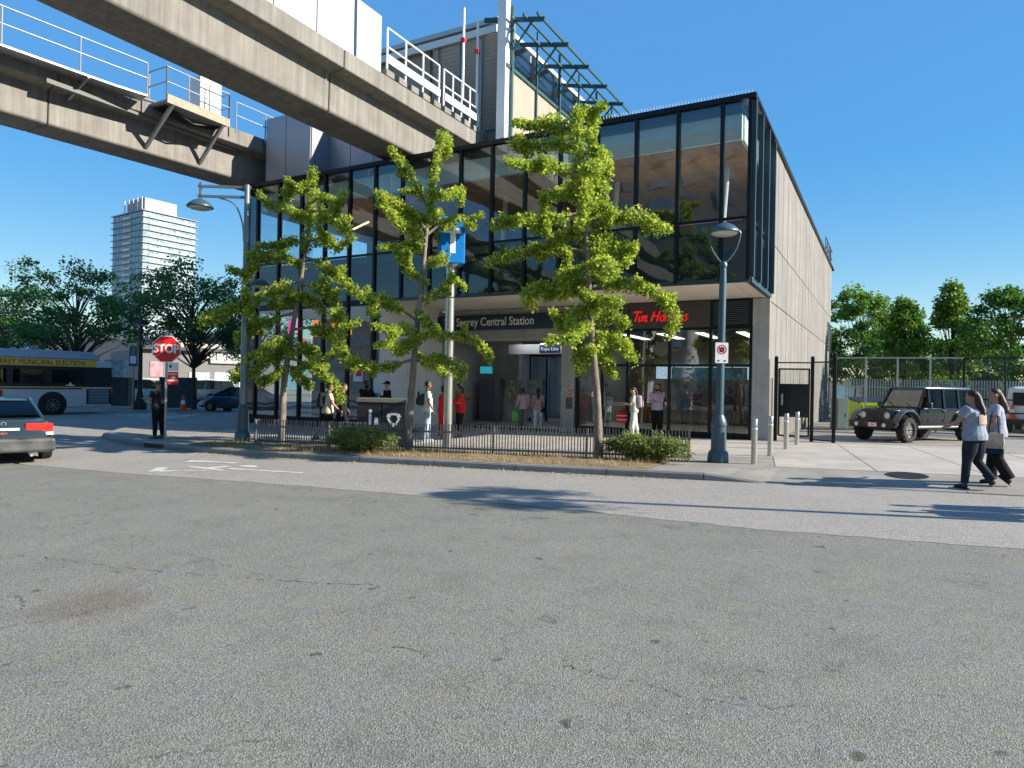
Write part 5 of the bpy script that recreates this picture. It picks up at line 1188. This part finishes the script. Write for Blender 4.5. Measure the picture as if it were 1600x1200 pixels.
# ================================================================ people (local frame: +Y is where they face)
SKIN = {'light': (.50,.30,.21), 'tan': (.36,.20,.13), 'brown': (.17,.085,.05), 'dark': (.07,.038,.025)}
def cloth(c, k=''):
    n = 'cloth_%d_%d_%d%s' % (int(c[0]*999), int(c[1]*999), int(c[2]*999), k); return mat(n, c, .9, var=.2, scale=9, bump=.7, bscale=13, spec=.2)
def rx(v, a, o=(0,0,0)): o = Vector(o); return o + Matrix.Rotation(a,3,'X') @ (Vector(v)-o)
def etube(m, pts, rxy, n=12):
    rs = []
    for p, (a, b) in zip(pts, rxy): rs.append([Vector(p)+Vector((math.cos(2*math.pi*k/n)*a, math.sin(2*math.pi*k/n)*b, 0)) for k in range(n)])
    m.rings(rs)
def skinify(o, vox, it=3):
    r = o.modifiers.new('remesh','REMESH'); r.mode = 'VOXEL'; r.voxel_size = vox; r.use_smooth_shade = True
    s = o.modifiers.new('smooth','SMOOTH'); s.iterations = it; s.factor = .5
def person(label, loc, face, H=1.70, sex='m', skin='light', top=None, sleeve='short', legs=None, leglen='long', wide=0.0, shoes=(.03,.03,.03), hair=(.02,.015,.012), hairlen='short', hat=None,
           legL=(0,0), legR=(0,0), armL=(5,8,10), armR=(5,8,10), lean=0, headturn=0, headtilt=0, vox=.016, beard=False, heavy=1.0, group=None, footR=0, footL=0):
    root = thing('person', label, 'person', loc, face, group); s = H/1.70; fem = sex == 'f'
    S = lambda v: Vector(v)*s
    hipz = .885; LL = {}
    def leg(side, a, k):
        hx = side*(.095 if not fem else .10); hip = Vector((hx,0,hipz)); a = R(a); k = R(k)
        kn = hip+Vector((side*.005, math.sin(a)*.42, -math.cos(a)*.42)); b = a-k
        an = kn+Vector((side*.0, math.sin(b)*.405, -math.cos(b)*.405)); return hip, kn, an, b
    L = leg(-1,*legL); Rr = leg(1,*legR); mz = min(L[2].z, Rr[2].z); dz = .075-mz
    shv = Vector((0,0,dz))
    tw = (.152 if fem else .178)*1.0; shz = 1.395
    pel = Vector((0,0,hipz)); up = lambda v: rx(v, -R(lean), pel)+shv      # lean forward about the hips
    def arm(side, f, ab, el, inn=0):
        sh = Vector((side*(tw+.02),0,shz)); M = Matrix.Rotation(R(f),3,'X') @ Matrix.Rotation(-side*R(ab),3,'Y')
        d = M @ Vector((0,0,-1)); e = sh+d*.285
        M2 = Matrix.Rotation(R(f),3,'X') @ Matrix.Rotation(-side*R(ab),3,'Y') @ Matrix.Rotation(R(el),3,'X') @ Matrix.Rotation(side*R(inn),3,'Y')
        M2 = Matrix.Rotation(-side*R(ab),3,'Y') @ Matrix.Rotation(R(f),3,'X') @ Matrix.Rotation(side*R(inn),3,'Z') @ Matrix.Rotation(R(el),3,'X')
        d = (Matrix.Rotation(-side*R(ab),3,'Y') @ Matrix.Rotation(R(f),3,'X')) @ Vector((0,0,-1)); e = sh+d*.285
        d2 = M2 @ Vector((0,0,-1)); w_ = e+d2*.245; return [up(sh), up(e), up(w_), (up(w_)-up(e)).normalized()]
    aL = arm(-1,*armL); aR = arm(1,*armR)
    hc = Vector((0,.015,1.595)); hM = Matrix.Rotation(R(headturn),3,'Z') @ Matrix.Rotation(-R(headtilt),3,'X')
    def head(v): return up(hc + hM @ Vector(v))
    hv = heavy; wst = (.125 if fem else .148)*hv; hpw = (.168 if fem else .162)*hv; ch = (.15 if fem else .172)*hv
    TOR = [((0,0,.84),(hpw*.93,.11*hv)),((0,0,.92),(hpw,.118*hv)),((0,.0,1.05),(wst,.10*hv)),((0,.005,1.2),(ch,.118*hv)),((0,0,1.33),(ch*1.02,.105*hv)),((0,-.005,1.40),(tw*.86,.078)),((0,-.01,1.435),(.07,.06))]
    def torso(m, e, k0=0, k1=7, fl=0):
        pts = []; rr = []
        for i, (p, (a, b)) in enumerate(TOR[k0:k1]): pts.append(p); rr.append((a+e+(fl if i < 3 else 0),b+e+(fl if i < 3 else 0)))
        tmp = MB(); etube(tmp, pts, rr, 16); m.add([S(up(Vector(v))) for v in tmp.v], tmp.f)
    def limb(m, pts, rad): m.tube([S(p) for p in pts], [r*s for r in rad], 10)
    # body: one continuous surface
    b = MB(); torso(b, 0)
    for q in (L, Rr): limb(b, [q[0]+shv+Vector((0,0,.03)), q[0].lerp(q[1],.5)+shv, q[1]+shv, q[1].lerp(q[2],.35)+shv, q[2]+shv], [.088*hv,.072*hv,.054,.052,.036])
    for q in (aL, aR):
        limb(b, [q[0], q[0].lerp(q[1],.5), q[1], q[1].lerp(q[2],.3), q[2]], [.052*hv,.046*hv,.038,.037,.026])
        side = Vector((1,0,0)) - q[3]*q[3].x; side = side.normalized() if side.length > .05 else Vector((0,0,1)); pn = q[3].cross(side)
        palm = q[2]+q[3]*.05; b.obox(S(palm), (.038*s,.05*s,.014*s), Matrix((side,q[3],pn)).transposed())
        for k in range(4):
            f0 = q[2]+q[3]*.09+side*(-.030+.020*k); ln = (.062,.074,.070,.055)[k]; limb(b, [f0, f0+q[3]*ln*.55+pn*.004, f0+q[3]*ln*.9+pn*.022], [.0095,.009,.007])
        t0 = q[2]+q[3]*.035+side*.034; limb(b, [t0, t0+q[3]*.03+side*.02, t0+q[3]*.058+side*.026+pn*.006], [.011,.010,.008])
    limb(b, [up(Vector((0,-.012,1.40))), head((0,-.015,-.06))], [.056,.052])
    MH = (Matrix.Rotation(-R(lean),3,'X') @ hM)
    b.ell(S(head((0,-.008,.028))), (.076*s,.094*s,.092*s), 14, 10, MH); b.ell(S(head((0,.022,-.045))), (.058*s,.066*s,.072*s), 12, 8, MH)
    b.ell(S(head((0,.088,-.008))), (.012*s,.016*s,.022*s), 8, 6, MH)
    for sd_ in (-1,1): b.ell(S(head((sd_*.078,-.005,-.005))), (.010*s,.020*s,.030*s), 8, 6, MH)
    o = b.build('body', mat('skin_'+skin, SKIN[skin], .5, var=.08, scale=8), root, world=False); skinify(o, vox*.62, 2)
    for sd_ in (-1,1): MB().ell(S(head((sd_*.031,.079,.010))), (.012*s,.007*s,.006*s), 8, 6, MH).build('eye', M_black, root, world=False)
    MB().ell(S(head((0,.083,-.058))), (.022*s,.008*s,.006*s), 8, 6, MH).build('mouth', mat('lip_'+skin, tuple(x*.6 for x in SKIN[skin]), .5), root, world=False)
    if beard: MB().ell(S(head((0,.03,-.075))), (.060*s,.062*s,.052*s), 12, 8, MH).build('beard', cloth(hair,'h'), root, world=False, smooth=60)
    # hair
    hm = MB(); hm.ell(S(head((0,-.022,.048))), (.084*s,.094*s,.086*s), 14, 10, MH)
    if hairlen in ('long','tail'):
        wd = .058 if hairlen == 'long' else .04
        limb(hm, [head((0,-.06,.07)), head((0,-.10,-.02)), up(Vector((0,-.115,1.46))), up(Vector((.015,-.15,1.36))), up(Vector((-.012,-.16,1.31))), up(Vector((.012,-.155,1.26)))], [.055,wd,wd,wd*.95,wd*.8,.02])
    elif hairlen == 'bob': hm.ell(S(head((0,-.03,-.02))), (.085*s,.08*s,.10*s), 12, 8, MH)
    o = hm.build('hair', mat('hair_%d' % int(hair[0]*1000), hair, .55, var=.3, scale=40, stretch=(1,1,.1)), root, world=False); skinify(o, .014, 2)
    if hat:
        c = MB(); c.ell(S(head((0,-.012,.075))), (.092*s,.104*s,.075*s), 14, 8, MH); c.obox(S(head((0,.12,.062))), (.065*s,.06*s,.008*s), MH @ Matrix.Rotation(-.15,3,'X')); o = c.build('cap', cloth(hat), root, world=False, smooth=50)
    # clothes
    if top:
        t = MB(); torso(t, .014+.006*(not fem), 0, 6, .022); limb(t, [up(Vector((0,0,1.38))), up(Vector((0,-.008,1.425)))], [.085,.066])
        for q in (aL, aR):
            if sleeve == 'short': limb(t, [q[0].lerp(q[1],-.12), q[0], q[0].lerp(q[1],.62)], [.055*hv,.070*hv,.066*hv])
            elif sleeve == 'long': limb(t, [q[0].lerp(q[1],-.12), q[0], q[0].lerp(q[1],.5), q[1], q[1].lerp(q[2],.95)], [.055*hv,.070*hv,.062*hv,.055,.042])
        o = t.build('shirt', cloth(top), root, world=False); skinify(o, vox)
    if legs:
        t = MB(); torso(t, .008, 0, 3); e = .014
        for q in (L, Rr):
            P4 = [q[0]+shv+Vector((0,0,.05)), q[0].lerp(q[1],.5)+shv, q[1]+shv, q[1].lerp(q[2],.5)+shv, q[2]+shv+Vector((0,0,.015))]; RR = [.098*hv+e*.3,.082*hv+e,.064+e+wide*.5,.056+e+wide*.9,.046+e+wide*1.3]
            if leglen == 'short': P4 = P4[:2]+[q[0].lerp(q[1],.62)+shv]; RR = RR[:2]+[.088*hv+e]
            limb(t, P4, RR)
        o = t.build('shorts' if leglen == 'short' else 'trousers', cloth(legs), root, world=False); skinify(o, vox)
    for q, fa_ in ((L,footL),(Rr,footR)):
        an = q[2]+shv; fdir = rx(Vector((0,1,0)), q[3]*.6 if abs(q[3]) > .5 else 0); fdir = Matrix.Rotation(R(-fa_),3,'X') @ Vector((0,1,0))
        dn = Matrix.Rotation(R(-fa_),3,'X') @ Vector((0,0,-1)); f = MB()
        limb(f, [an+dn*.03-fdir*.045, an+dn*.035+fdir*.03, an+dn*.045+fdir*.12, an+dn*.05+fdir*.165], [.044,.046,.040,.026]); limb(f, [an, an+dn*.035], [.042,.046])
        o = f.build('shoe', cloth(shoes,'s'), root, world=False); skinify(o, .012, 2)
        MB().obox(S(an+dn*.072+fdir*.055), (.042*s,.125*s,.008*s), Matrix((Vector((1,0,0)), fdir, -dn)).transposed()).build('sole', M_rub if shoes[0] < .2 else M_wpaint, root, world=False, bevel=.006)
    root['_pts'] = 0; del root['_pts']
    W3 = lambda v: root.location + Matrix.Rotation(face,3,'Z') @ S(v)
    return dict(root=root, aL=[W3(v) for v in aL[:3]], aR=[W3(v) for v in aR[:3]], up=lambda v: W3(up(Vector(v))), M=Matrix.Rotation(face,3,'Z') @ Matrix.Rotation(-R(lean),3,'X'), head=lambda v: W3(head(v)))
CF = lambda a: YAW + R(a)                      # 0 = facing away from the viewer, 90 = facing left, -90 = facing right, 180 = facing the viewer
def backpack(label, p, col, w_=.16, h_=.23, d_=.09):
    bk = thing('backpack', label, 'backpack', p['up']((0,-.19,1.02))); c = p['up']((0,-.20,1.22)); m = MB(); m.obox(c, (w_,d_,h_), p['M']); m.build('bag', cloth(col,'b'), bk, bevel=.06, seg=4, smooth=60)
    m = MB(); m.obox(p['up']((0,-.30,1.14)), (w_*.75,.025,h_*.5), p['M']); m.build('pocket', cloth(col,'b'), bk, bevel=.02)
    for s in (-1,1): MB().tube([p['up']((s*.09,-.14,1.40)), p['up']((s*.105,.02,1.445)), p['up']((s*.115,.135,1.33)), p['up']((s*.14,.06,1.12)), p['up']((s*.12,-.14,1.06))], .016, 6).build('strap', cloth(col,'b'), bk)
def handbag(label, name, top, w_, h_, col, rz, band=None, drop=.25, d_=.05):
    top = Vector(top); c = top-Vector((0,0,drop+h_)); t = thing(name, label, 'bag', c, rz)
    m = MB(); m.rings([[(-w_*.85,-d_,0),(w_*.85,-d_,0),(w_*.85,d_,0),(-w_*.85,d_,0)],[(-w_,-d_*1.2,h_*.5),(w_,-d_*1.2,h_*.5),(w_,d_*1.2,h_*.5),(-w_,d_*1.2,h_*.5)],[(-w_*.95,-d_*.7,h_),(w_*.95,-d_*.7,h_),(w_*.95,d_*.7,h_),(-w_*.95,d_*.7,h_)]]); m.build('bag', cloth(col,'b'), t, world=False, bevel=.012)
    if band: MB().box(-w_*.93,w_*.93,-d_*1.25,d_*1.25,-.003,h_*.25).build('base_panel', cloth(band,'b'), t, world=False)
    for s in (-1,1): MB().tube([(-w_*.5,s*d_*.6,h_-.01),(-w_*.3,s*d_*.3,h_+drop*.7),(0,0,h_+drop+.0),(w_*.3,s*d_*.3,h_+drop*.7),(w_*.5,s*d_*.6,h_-.01)], .010, 6).build('handle', cloth(band or col,'b'), t, world=False)
    return t
BLK = (.014,.014,.016)
# two women walking on the right
pl = GS(1522,764)
w1 = person('woman in grey t-shirt and dark trousers striding left in foreground', pl, CF(30), 1.66, 'f', 'tan', (.27,.30,.37), 'short', (.018,.024,.036), hair=(.022,.009,.008), hairlen='long', shoes=(.03,.04,.07),
  legL=(10,5), legR=(0,40), armL=(30,24,34), armR=(-10,10,20), lean=4, headturn=12, vox=.012, heavy=1.28, footR=-52)
gr_ = MB(); K = 1.28
for i in range(6):
    for j in range(4):
        q_ = []
        for di, dj in ((0,0),(1,0),(1,1),(0,1)):
            th = R(-90-34+68*(i+di)/6); z_ = 1.12+.17*(j+dj)/4; q_.append(w1['up'](((.15*K+.030)*math.cos(th), (.118*K+.030)*math.sin(th)+.004, z_)))
        gr_.quad(*q_)
gr_.build('shirt_print', mat('cream_print', (.40,.36,.24), .8, var=.35, scale=14, col2=(.5,.34,.25)), w1['root'])
pr = GS(1556,757)
w2 = person('woman with long brown hair and pale tee, black trousers, carrying tote', pr, CF(58), 1.66, 'f', 'tan', (.31,.34,.41), 'short', (.012,.012,.015), wide=.028, hair=(.06,.028,.016), hairlen='long', shoes=(.05,.03,.025),
  legL=(-2,24), legR=(7,4), armL=(8,10,40), armR=(4,12,55), lean=3, headturn=18, vox=.012, heavy=1.12, footL=-40)
tt = w2['aL'][1]+Vector((-.05,-.02,.1)); handbag('cream canvas tote with navy base between the two women', 'tote_bag', w2['up']((-.24,.03,1.36)), .15, .36, (.44,.38,.29), CF(62)+R(80), (.015,.03,.06), drop=.42, d_=.06)
# man at the stop sign
m1 = person('man in black top beside the stop sign looking at his phone', G(247,685,KZ), CF(75), 1.60, 'm', 'tan', (.02,.02,.022), 'short', (.012,.012,.014), hair=(.05,.03,.015), legL=(4,4), legR=(-3,2), armL=(20,6,85,10), armR=(2,6,15), lean=2, headtilt=18, heavy=1.2, hat=(.20,.14,.08), shoes=(.10,.10,.08))
MB().obox(m1['up']((0,-.148,1.20)),(.09,.004,.06), m1['M']).build('shirt_print', M_ltr, m1['root']) if False else None

q = m1['root']; MB().obox(q.location+Vector((0,0,.66*.95))+Matrix.Rotation(CF(75),3,'Z')@Vector((.155,.0,.02)),(.006,.03,.13), Matrix.Rotation(CF(75),3,'Z')).build('side_stripe', M_red, q)
backpack('black backpack on the man at the stop sign', m1, (.03,.032,.034), .15, .2)
# walkers in front of the glass on the left
m2 = person('man in cream t-shirt and black shorts walking behind the picket fence', G(511,691,KZ), CF(-70), 1.68, 'm', 'tan', (.55,.47,.36), 'short', BLK, 'short', hair=(.02,.015,.01), legL=(22,8), legR=(-18,22), armL=(-12,8,20), armR=(22,12,25), lean=4, heavy=1.1, footR=-20)
backpack('dark backpack worn by the man in cream t-shirt', m2, (.02,.022,.026), .15, .21)
person('person in dark clothes walking beside the man in shorts', G(533,688,KZ), CF(-62), 1.68, 'm', 'tan', (.015,.016,.02), 'long', (.014,.016,.022), legL=(-16,20), legR=(20,8), armL=(18,8,20), armR=(-14,8,15), lean=4)
person('bearded man in black jacket standing by the station glass', G(571,676,KZ), CF(-130), 1.74, 'm', 'dark', (.014,.014,.016), 'long', (.012,.012,.014), hair=(.01,.008,.008), armL=(25,8,80,35), armR=(25,8,80,35), heavy=1.15, beard=True)
m4 = person('man in black cap and sweater holding a cup by white wall', G(604,676,KZ), CF(120), 1.72, 'm', 'light', (.012,.012,.014), 'long', (.012,.012,.014), hat=BLK, armL=(25,8,95,30), armR=(2,6,12), headturn=20)
# man in white tee, two people in red, one in brown by the entrance
m5 = person('man in white t-shirt and pale jeans with a green backpack', G(667,690,KZ), CF(-78), 1.74, 'm', 'brown', (.66,.67,.70), 'short', (.34,.42,.50), hair=(.012,.01,.01), legL=(4,3), legR=(-4,4), armL=(6,6,20), armR=(4,6,25), shoes=(.4,.4,.4))
backpack('dark green backpack on the man in white t-shirt', m5, (.02,.06,.05), .15, .21)
person('woman in a long red outfit partly hidden by the pylon pole', G(692,686,KZ), CF(-60), 1.62, 'f', 'tan', (.60,.02,.02), 'long', (.60,.02,.02), wide=.04, hair=(.02,.012,.01), hairlen='bob', armL=(40,8,50), armR=(35,8,55), heavy=1.25)
person('woman in red top and black trousers facing the pylon pole', G(719,684,KZ), CF(95), 1.58, 'f', 'tan', (.62,.02,.02), 'long', BLK, hair=(.02,.012,.01), hairlen='bob', armL=(40,8,75,10), armR=(40,8,75,10), heavy=1.2)
person('person in brown top standing in the entrance shade', G(717,672,KZ), CF(-110), 1.72, 'm', 'brown', (.26,.13,.02), 'long', BLK, armL=(20,8,70), armR=(10,8,60))
# two women walking into the station
p6 = person('woman in pink top and taupe trousers entering with green bag', G(817,672,KZ), CF(-4), 1.60, 'f', 'tan', (.58,.42,.43), 'long', (.24,.18,.16), wide=.015, hair=(.03,.014,.010), hairlen='bob', legL=(14,6), legR=(-12,20), armL=(4,14,14), armR=(-4,10,30), footR=-20)
handbag('lime green shopping bag in the hand of woman in pink top', 'shopping_bag', p6['aL'][2]-Vector((0,0,.06)), .19, .36, (.18,.62,.12), CF(20), drop=.10)
p7 = person('woman in mauve top and white trousers entering the station', G(840,673,KZ), CF(-2), 1.58, 'f', 'tan', (.44,.28,.28), 'long', (.60,.60,.62), wide=.01, hair=(.012,.009,.008), hairlen='long', legL=(-12,16), legR=(12,5), armL=(2,10,15), armR=(6,12,20), footL=-18)
handbag('black shoulder bag on the woman in white trousers', 'shoulder_bag', p7['up']((.22,-.02,1.36)), .12, .2, BLK, CF(0), drop=.38)
# in front of the shop
p8 = person('young person in grey green tee looking at phone near shop', G(990,684,KZ), CF(80), 1.62, 'f', 'light', (.42,.45,.40), 'short', (.55,.57,.52), wide=.02, hair=(.012,.010,.010), hairlen='tail', legL=(8,4), legR=(-6,8), armL=(22,8,85,12), armR=(25,8,60), headtilt=22, shoes=(.5,.5,.5), lean=3)
backpack('pale pink backpack on the young person near shop', p8, (.46,.34,.40), .14, .20, .075)
hb = handbag('red gift bag with white bands held near the shop', 'gift_bag', p8['aR'][2]-Vector((.0,.12,.10)), .17, .34, (.55,.02,.03), CF(20), drop=.14)
for z in (.09,.22): MB().box(-.172,.172,-.064,.064,z,z+.018).build('white_band', M_ltr, hb, world=False)
person('bearded man in lilac shirt and sunglasses standing at shop window', G(1026,681,KZ), CF(150), 1.74, 'm', 'tan', (.50,.38,.48), 'long', BLK, hair=(.012,.010,.010), armL=(28,4,125,12), armR=(12,4,85,55), legL=(2,2), legR=(-2,2), beard=True)
p9 = person('person in black jacket half hidden behind the right lamp post', G(1138,684,KZ), CF(60), 1.66, 'f', 'tan', (.03,.025,.03), 'long', (.03,.03,.035), hair=(.01,.008,.008), hairlen='bob', legL=(10,4), legR=(-8,14), armL=(10,8,60), armR=(6,8,30), shoes=(.6,.6,.6))
handbag('pale blue bag hanging behind the right lamp post', 'shoulder_bag', p9['up']((.24,-.02,1.30)), .12, .24, (.20,.32,.45), CF(40), drop=.3)
# customers inside the shop
for i, (x, y, lb, c, f) in enumerate(((-9.1,23.6,'seated looking figure in pale top inside left shop window',(.3,.3,.28),150),(-5.9,24.2,'shop customer in dark red top behind the glass',(.25,.03,.03),120),(-6.1,23.4,'shop customer in dark jacket behind the glass',(.05,.06,.05),40))):
    person(lb, (x,y,.146), CF(f), 1.66, 'm', 'tan', c, 'short', BLK, armL=(20,8,70), armR=(15,8,60))

for i, (x, y) in enumerate(((3.35,12.5),(3.3,11.9))):  # unseen pair, added for the two shadow bands on the road
    person(['pedestrian in dark coat standing just outside the frame at right','pedestrian in grey top standing just outside the frame at right'][i], (x,y,surf(x,y)), CF(60+30*i), 1.70, 'm', 'tan', (.03,.03,.035) if i == 0 else (.2,.2,.2), 'long', BLK)
# ================================================================ far buildings
M_tw = mat('tower_white', (.30,.315,.335), .5, var=.04); M_tg = mat('tower_glass_blue', (.16,.30,.38), .12, .2, var=.35, scale=.25); M_tg2 = mat('tower_glass_pale', (.24,.36,.42), .2, .1, var=.5, scale=.3)
D = 330.0
tl, tc_, trt = at(172,600,D+8), at(219,600,D-8), at(301,600,D+14)
z_roof = at(219,334,D).z; twr = thing('apartment_tower', 'tall white balconied apartment tower with blue glass side', 'building', (tc_.x,tc_.y,0))
ax = Vector((tl.x-tc_.x, tl.y-tc_.y, 0)); ay = Vector((trt.x-tc_.x, trt.y-tc_.y, 0)); c0 = Vector((tc_.x,tc_.y,0)); La, Lb = ax.length, ay.length; ua, ub = ax.normalized(), ay.normalized()
na = ub*-1; nb = ua*-1
fh = 3.05; nf = int(z_roof/fh)
def wallq(m, o, u, n, a, b, z0, z1, out): 
    p = [o+u*a+n*out, o+u*b+n*out]; m.quad((p[0].x,p[0].y,z0),(p[1].x,p[1].y,z0),(p[1].x,p[1].y,z1),(p[0].x,p[0].y,z1))
core = MB(); q = [c0, c0+ax, c0+ax+ay, c0+ay]
core.prism([(p.x,p.y) for p in q], 0, z_roof-.5, lambda x,y,d: (x,y,d)); core.build('wall', M_tw, twr)
slab_m = MB(); ex = .9; qq = [c0-ua*ex-ub*ex, c0+ax+ua*ex-ub*ex, c0+ax+ay+ua*ex+ub*ex, c0+ay-ua*ex+ub*ex]
slab_m.prism([(p.x,p.y) for p in qq], -.14, .14, lambda x,y,d: (x,y,d)); slab_me2 = slab_m.mesh('floor_slab'); slab_me2.materials.append(M_tw); fix_normals(slab_me2)
rd = random.Random(8)
win_me = {}
def box_on(m, o, u, n, a, b, z0, z1, d0, d1):
    P_ = [o+u*a+n*d0, o+u*b+n*d0, o+u*b+n*d1, o+u*a+n*d1]; m.prism([(p.x,p.y) for p in P_], z0, z1, lambda x,y,d: (x,y,d))
WROW = {M_tg.name: MB(), M_tg2.name: MB()}
for f in range(nf-24, nf+1):
    z = z_roof-(nf-f)*fh; o = bpy.data.objects.new('floor_slab', slab_me2); COL.objects.link(o); o.location = (0,0,z); put(o, twr, True)
    if f == nf: break
    for (o_, u, n_, L_, cols, gm) in ((c0, ua, na, La, 9, M_tg), (c0, ub, nb, Lb, 13, M_tg2)):
        m = WROW[gm.name]; m2 = MB(); wd = L_/cols
        for k in range(cols):
            if gm is M_tg2 and (k*7+f*3) % 5 == 0: continue
            if gm is M_tg and k in (4,): continue
            box_on(m, o_, u, n_, k*wd+.15*wd, (k+1)*wd-.1*wd, z+.5+.35*rd.random(), z+fh-.35, -.05, .08)
        a_, b_ = (.36*L_,.62*L_) if gm is M_tg else (.1*L_,.95*L_)
        box_on(m2, o_, u, n_, a_, b_, z+.14, z+1.1, .78, .84); m2.build('balcony_guard', mat('balcony_glass', (.42,.52,.56), .25, var=.2, scale=.2), twr)
for gm in (M_tg, M_tg2): stuff(WROW[gm.name].build('windows', gm, twr))
ph_ = MB(); pp = [c0+ax*.28+ay*.06, c0+ax*.28+ay*.62, c0+ax*.95*.9+ay*.62, c0+ax*.86+ay*.06]
ph_.prism([(p.x,p.y) for p in [c0+ax*.05+ay*.05, c0+ax*.62+ay*.05, c0+ax*.62+ay*.65, c0+ax*.05+ay*.65]], z_roof+.1, z_roof+6.5, lambda x,y,d: (x,y,d)); ph_.build('penthouse', M_tw, twr)
fr_ = MB()
for k in range(5): p = c0+ax*(.05+.14*k)-ub*.0; fr_.box(p.x-.15,p.x+.15,p.y-.15,p.y+.15,z_roof,z_roof+6.6)
fr_.build('screen_frame', M_steel, twr)
# low buildings across the street
def facing(name, label, cat, px0, px1, d0, d1, ztop, m, depth=12):
    a = at(px0,600,d0); b = at(px1,600,d1); a.z = b.z = 0; t = thing(name, label, cat, (a+b)/2); u = (b-a).normalized(); n_ = Vector((u.y,-u.x,0))
    if n_.dot(Vector((0,0,0))-a) < 0: n_ = -n_
    mm = MB(); mm.prism([(p.x,p.y) for p in (a,b,b-n_*depth,a-n_*depth)], -.3, ztop, lambda x,y,d: (x,y,d)); mm.build('wall', m, t); return t, a, u, n_, (b-a).length
M_gb = concrete('grey_stucco', (.20,.195,.19), .2, .1); M_pk = concrete('peach_stucco', (.46,.34,.28), .1, .06)
t, a, u, n_, L_ = facing('shop_building', 'low grey shop building behind the bent tree', 'building', 222, 420, 62, 70, 4.4, M_gb)
for k in range(3): mm = MB(); box_on(mm, a, u, n_, L_*(.34+.2*k), L_*(.34+.2*k)+1.9, 0, 2.4, -.05, .06); mm.build('shutter', M_wpaint if k else M_steel, t)
mm = MB(); box_on(mm, a, u, n_, L_*.5, L_*.98, 3.3, 5.0, -.02, .25); sgb = mm.build('sign_board', mat('signboard_grey', (.34,.36,.36), .5, var=.06), t)
pt = a+u*(L_*.66)+n_*.3; text('TOP KINGS', 1.25, mat('sign_letters_pale', (.55,.53,.46), .5), sgb, (pt.x,pt.y,4.1), (R(90),0,math.atan2(u.y,u.x)), .05, off=.02)
mm = MB(); box_on(mm, a, u, n_, -.3, L_, 4.4, 4.7, -3, .6); mm.build('roof_edge', M_dark, t)
mm = MB(); box_on(mm, a, u, n_, 0, L_, 1.55, 1.75, 0, .05); mm.build('wall_band', M_dconc, t)
mm = MB(); box_on(mm, a, u, n_, .6, 1.7, 1.9, 3.3, 0, .05); mm.build('wall_poster', mat('pink_poster', (.55,.22,.24), .5, var=.4, scale=2), t)
t, a, u, n_, L_ = facing('stucco_building', 'plain peach stucco building behind the bus', 'building', 95, 262, 84, 80, 6.3, M_pk)
mm = MB(); box_on(mm, a, u, n_, -.2, L_, 6.3, 6.6, -3, .2); mm.build('parapet', M_soff, t)
mm = MB(); box_on(mm, a, u, n_, L_*.55, L_*.75, 0, 2.6, -.02, .08); mm.build('door', mat('teal_door', (.05,.15,.18), .5), t)
t, a, u, n_, L_ = facing('low_building', 'low pale building at the far left behind the trees', 'building', -60, 70, 100, 96, 9.0, M_gb)
for k in range(6): mm = MB(); box_on(mm, a, u, n_, 1+k*2, 2.5+k*2, 3, 7.0, -.02, .06); mm.build('window', M_tg2, t)
t, a, u, n_, L_ = facing('shop_building', 'wide dark storefront seen between the corner lamp post and station', 'building', 350, 640, 90, 120, 8.0, M_gb)
for k in range(8): mm = MB(); box_on(mm, a, u, n_, 2+k*7, 6.5+k*7, .4, 3.4, -.02, .08); mm.build('window', M_tg, t)
# canopy roof among the trees at right
cpb = at(1560,505,60); cp = thing('canopy_building', 'pale flat canopy roof rising above the trees at right', 'building', (cpb.x,cpb.y,0), R(20))
zt_ = cpb.z
MB().prism([(-3.2,zt_-.3),(4.5,zt_+.7),(4.5,zt_+1.0),(-3.3,zt_-.15)], -4, 4, lambda x,z,d: (x,d,z)).build('roof', mat('canopy_pale', (.45,.46,.48), .5, .2), cp, world=False)
for x in (-1,3): MB().tube([(x,0,0),(x,0,zt_)], .25, 10).build('column', M_steel, cp, world=False)
t, a, u, n_, L_ = facing('low_building', 'low grey building far behind the lot trees', 'building', 1290, 1720, 75, 75, 2.9, M_gb)
for k in range(9): mm = MB(); box_on(mm, a, u, n_, 1+k*3.2, 3+k*3.2, .9, 2.3, -.02, .06); mm.build('window', M_tg, t)
# radio mast far left
p = at(72,600,150); ms = thing('radio_mast', 'thin radio mast above the trees at far left', 'mast', (p.x,p.y,0)); MB().tube([(0,0,0),(0,0,24.5)], .12, 6).build('pole', M_steel, ms, world=False); MB().tube([(-.5,0,21),(.5,0,21)], .08, 6).build('crossbar', M_steel, ms, world=False)
# opposite side of the street, behind the camera: seen only as reflections in the glass; the tall block is raised to hide reflected sky
M_ob = concrete('opposite_stucco', (.24,.235,.23), .2, .08)
for lb, x0, x1, zt, nfl in (('tall block across the street mirrored in the right half of the glass', -40, 24, 33, 10), ('low block across the street mirrored at the left of the glass', -110, -42, 12, 3)):
    ob = thing('office_block', lb, 'building', ((x0+x1)/2,-45,0)); MB().box(x0,x1,-62,-46,-.3,zt).build('wall', M_ob, ob); mm = MB()
    for f in range(nfl):
        x = x0+1.5
        while x < x1-3: mm.box(x,x+2.4,-46.02,-45.92,1.2+f*3.2,3.1+f*3.2); x += 4
    stuff(mm.build('windows', M_tg, ob))
for i, (x, y, lb) in enumerate(((-3,-9,'street tree behind the viewer mirrored in the right shop windows'),(-11,-12,'street tree behind the viewer mirrored in the middle of the glass'),(-24,-16,'street tree behind the viewer mirrored at the left of the glass'))):
    broadleaf('opposite_tree', lb, (x,y,zg(x)), 7.5, 2.8, 2.0, M_maple, 60, 130, .2, .15, 50+i, 'round', 'trees across the street', clump_r=.7)
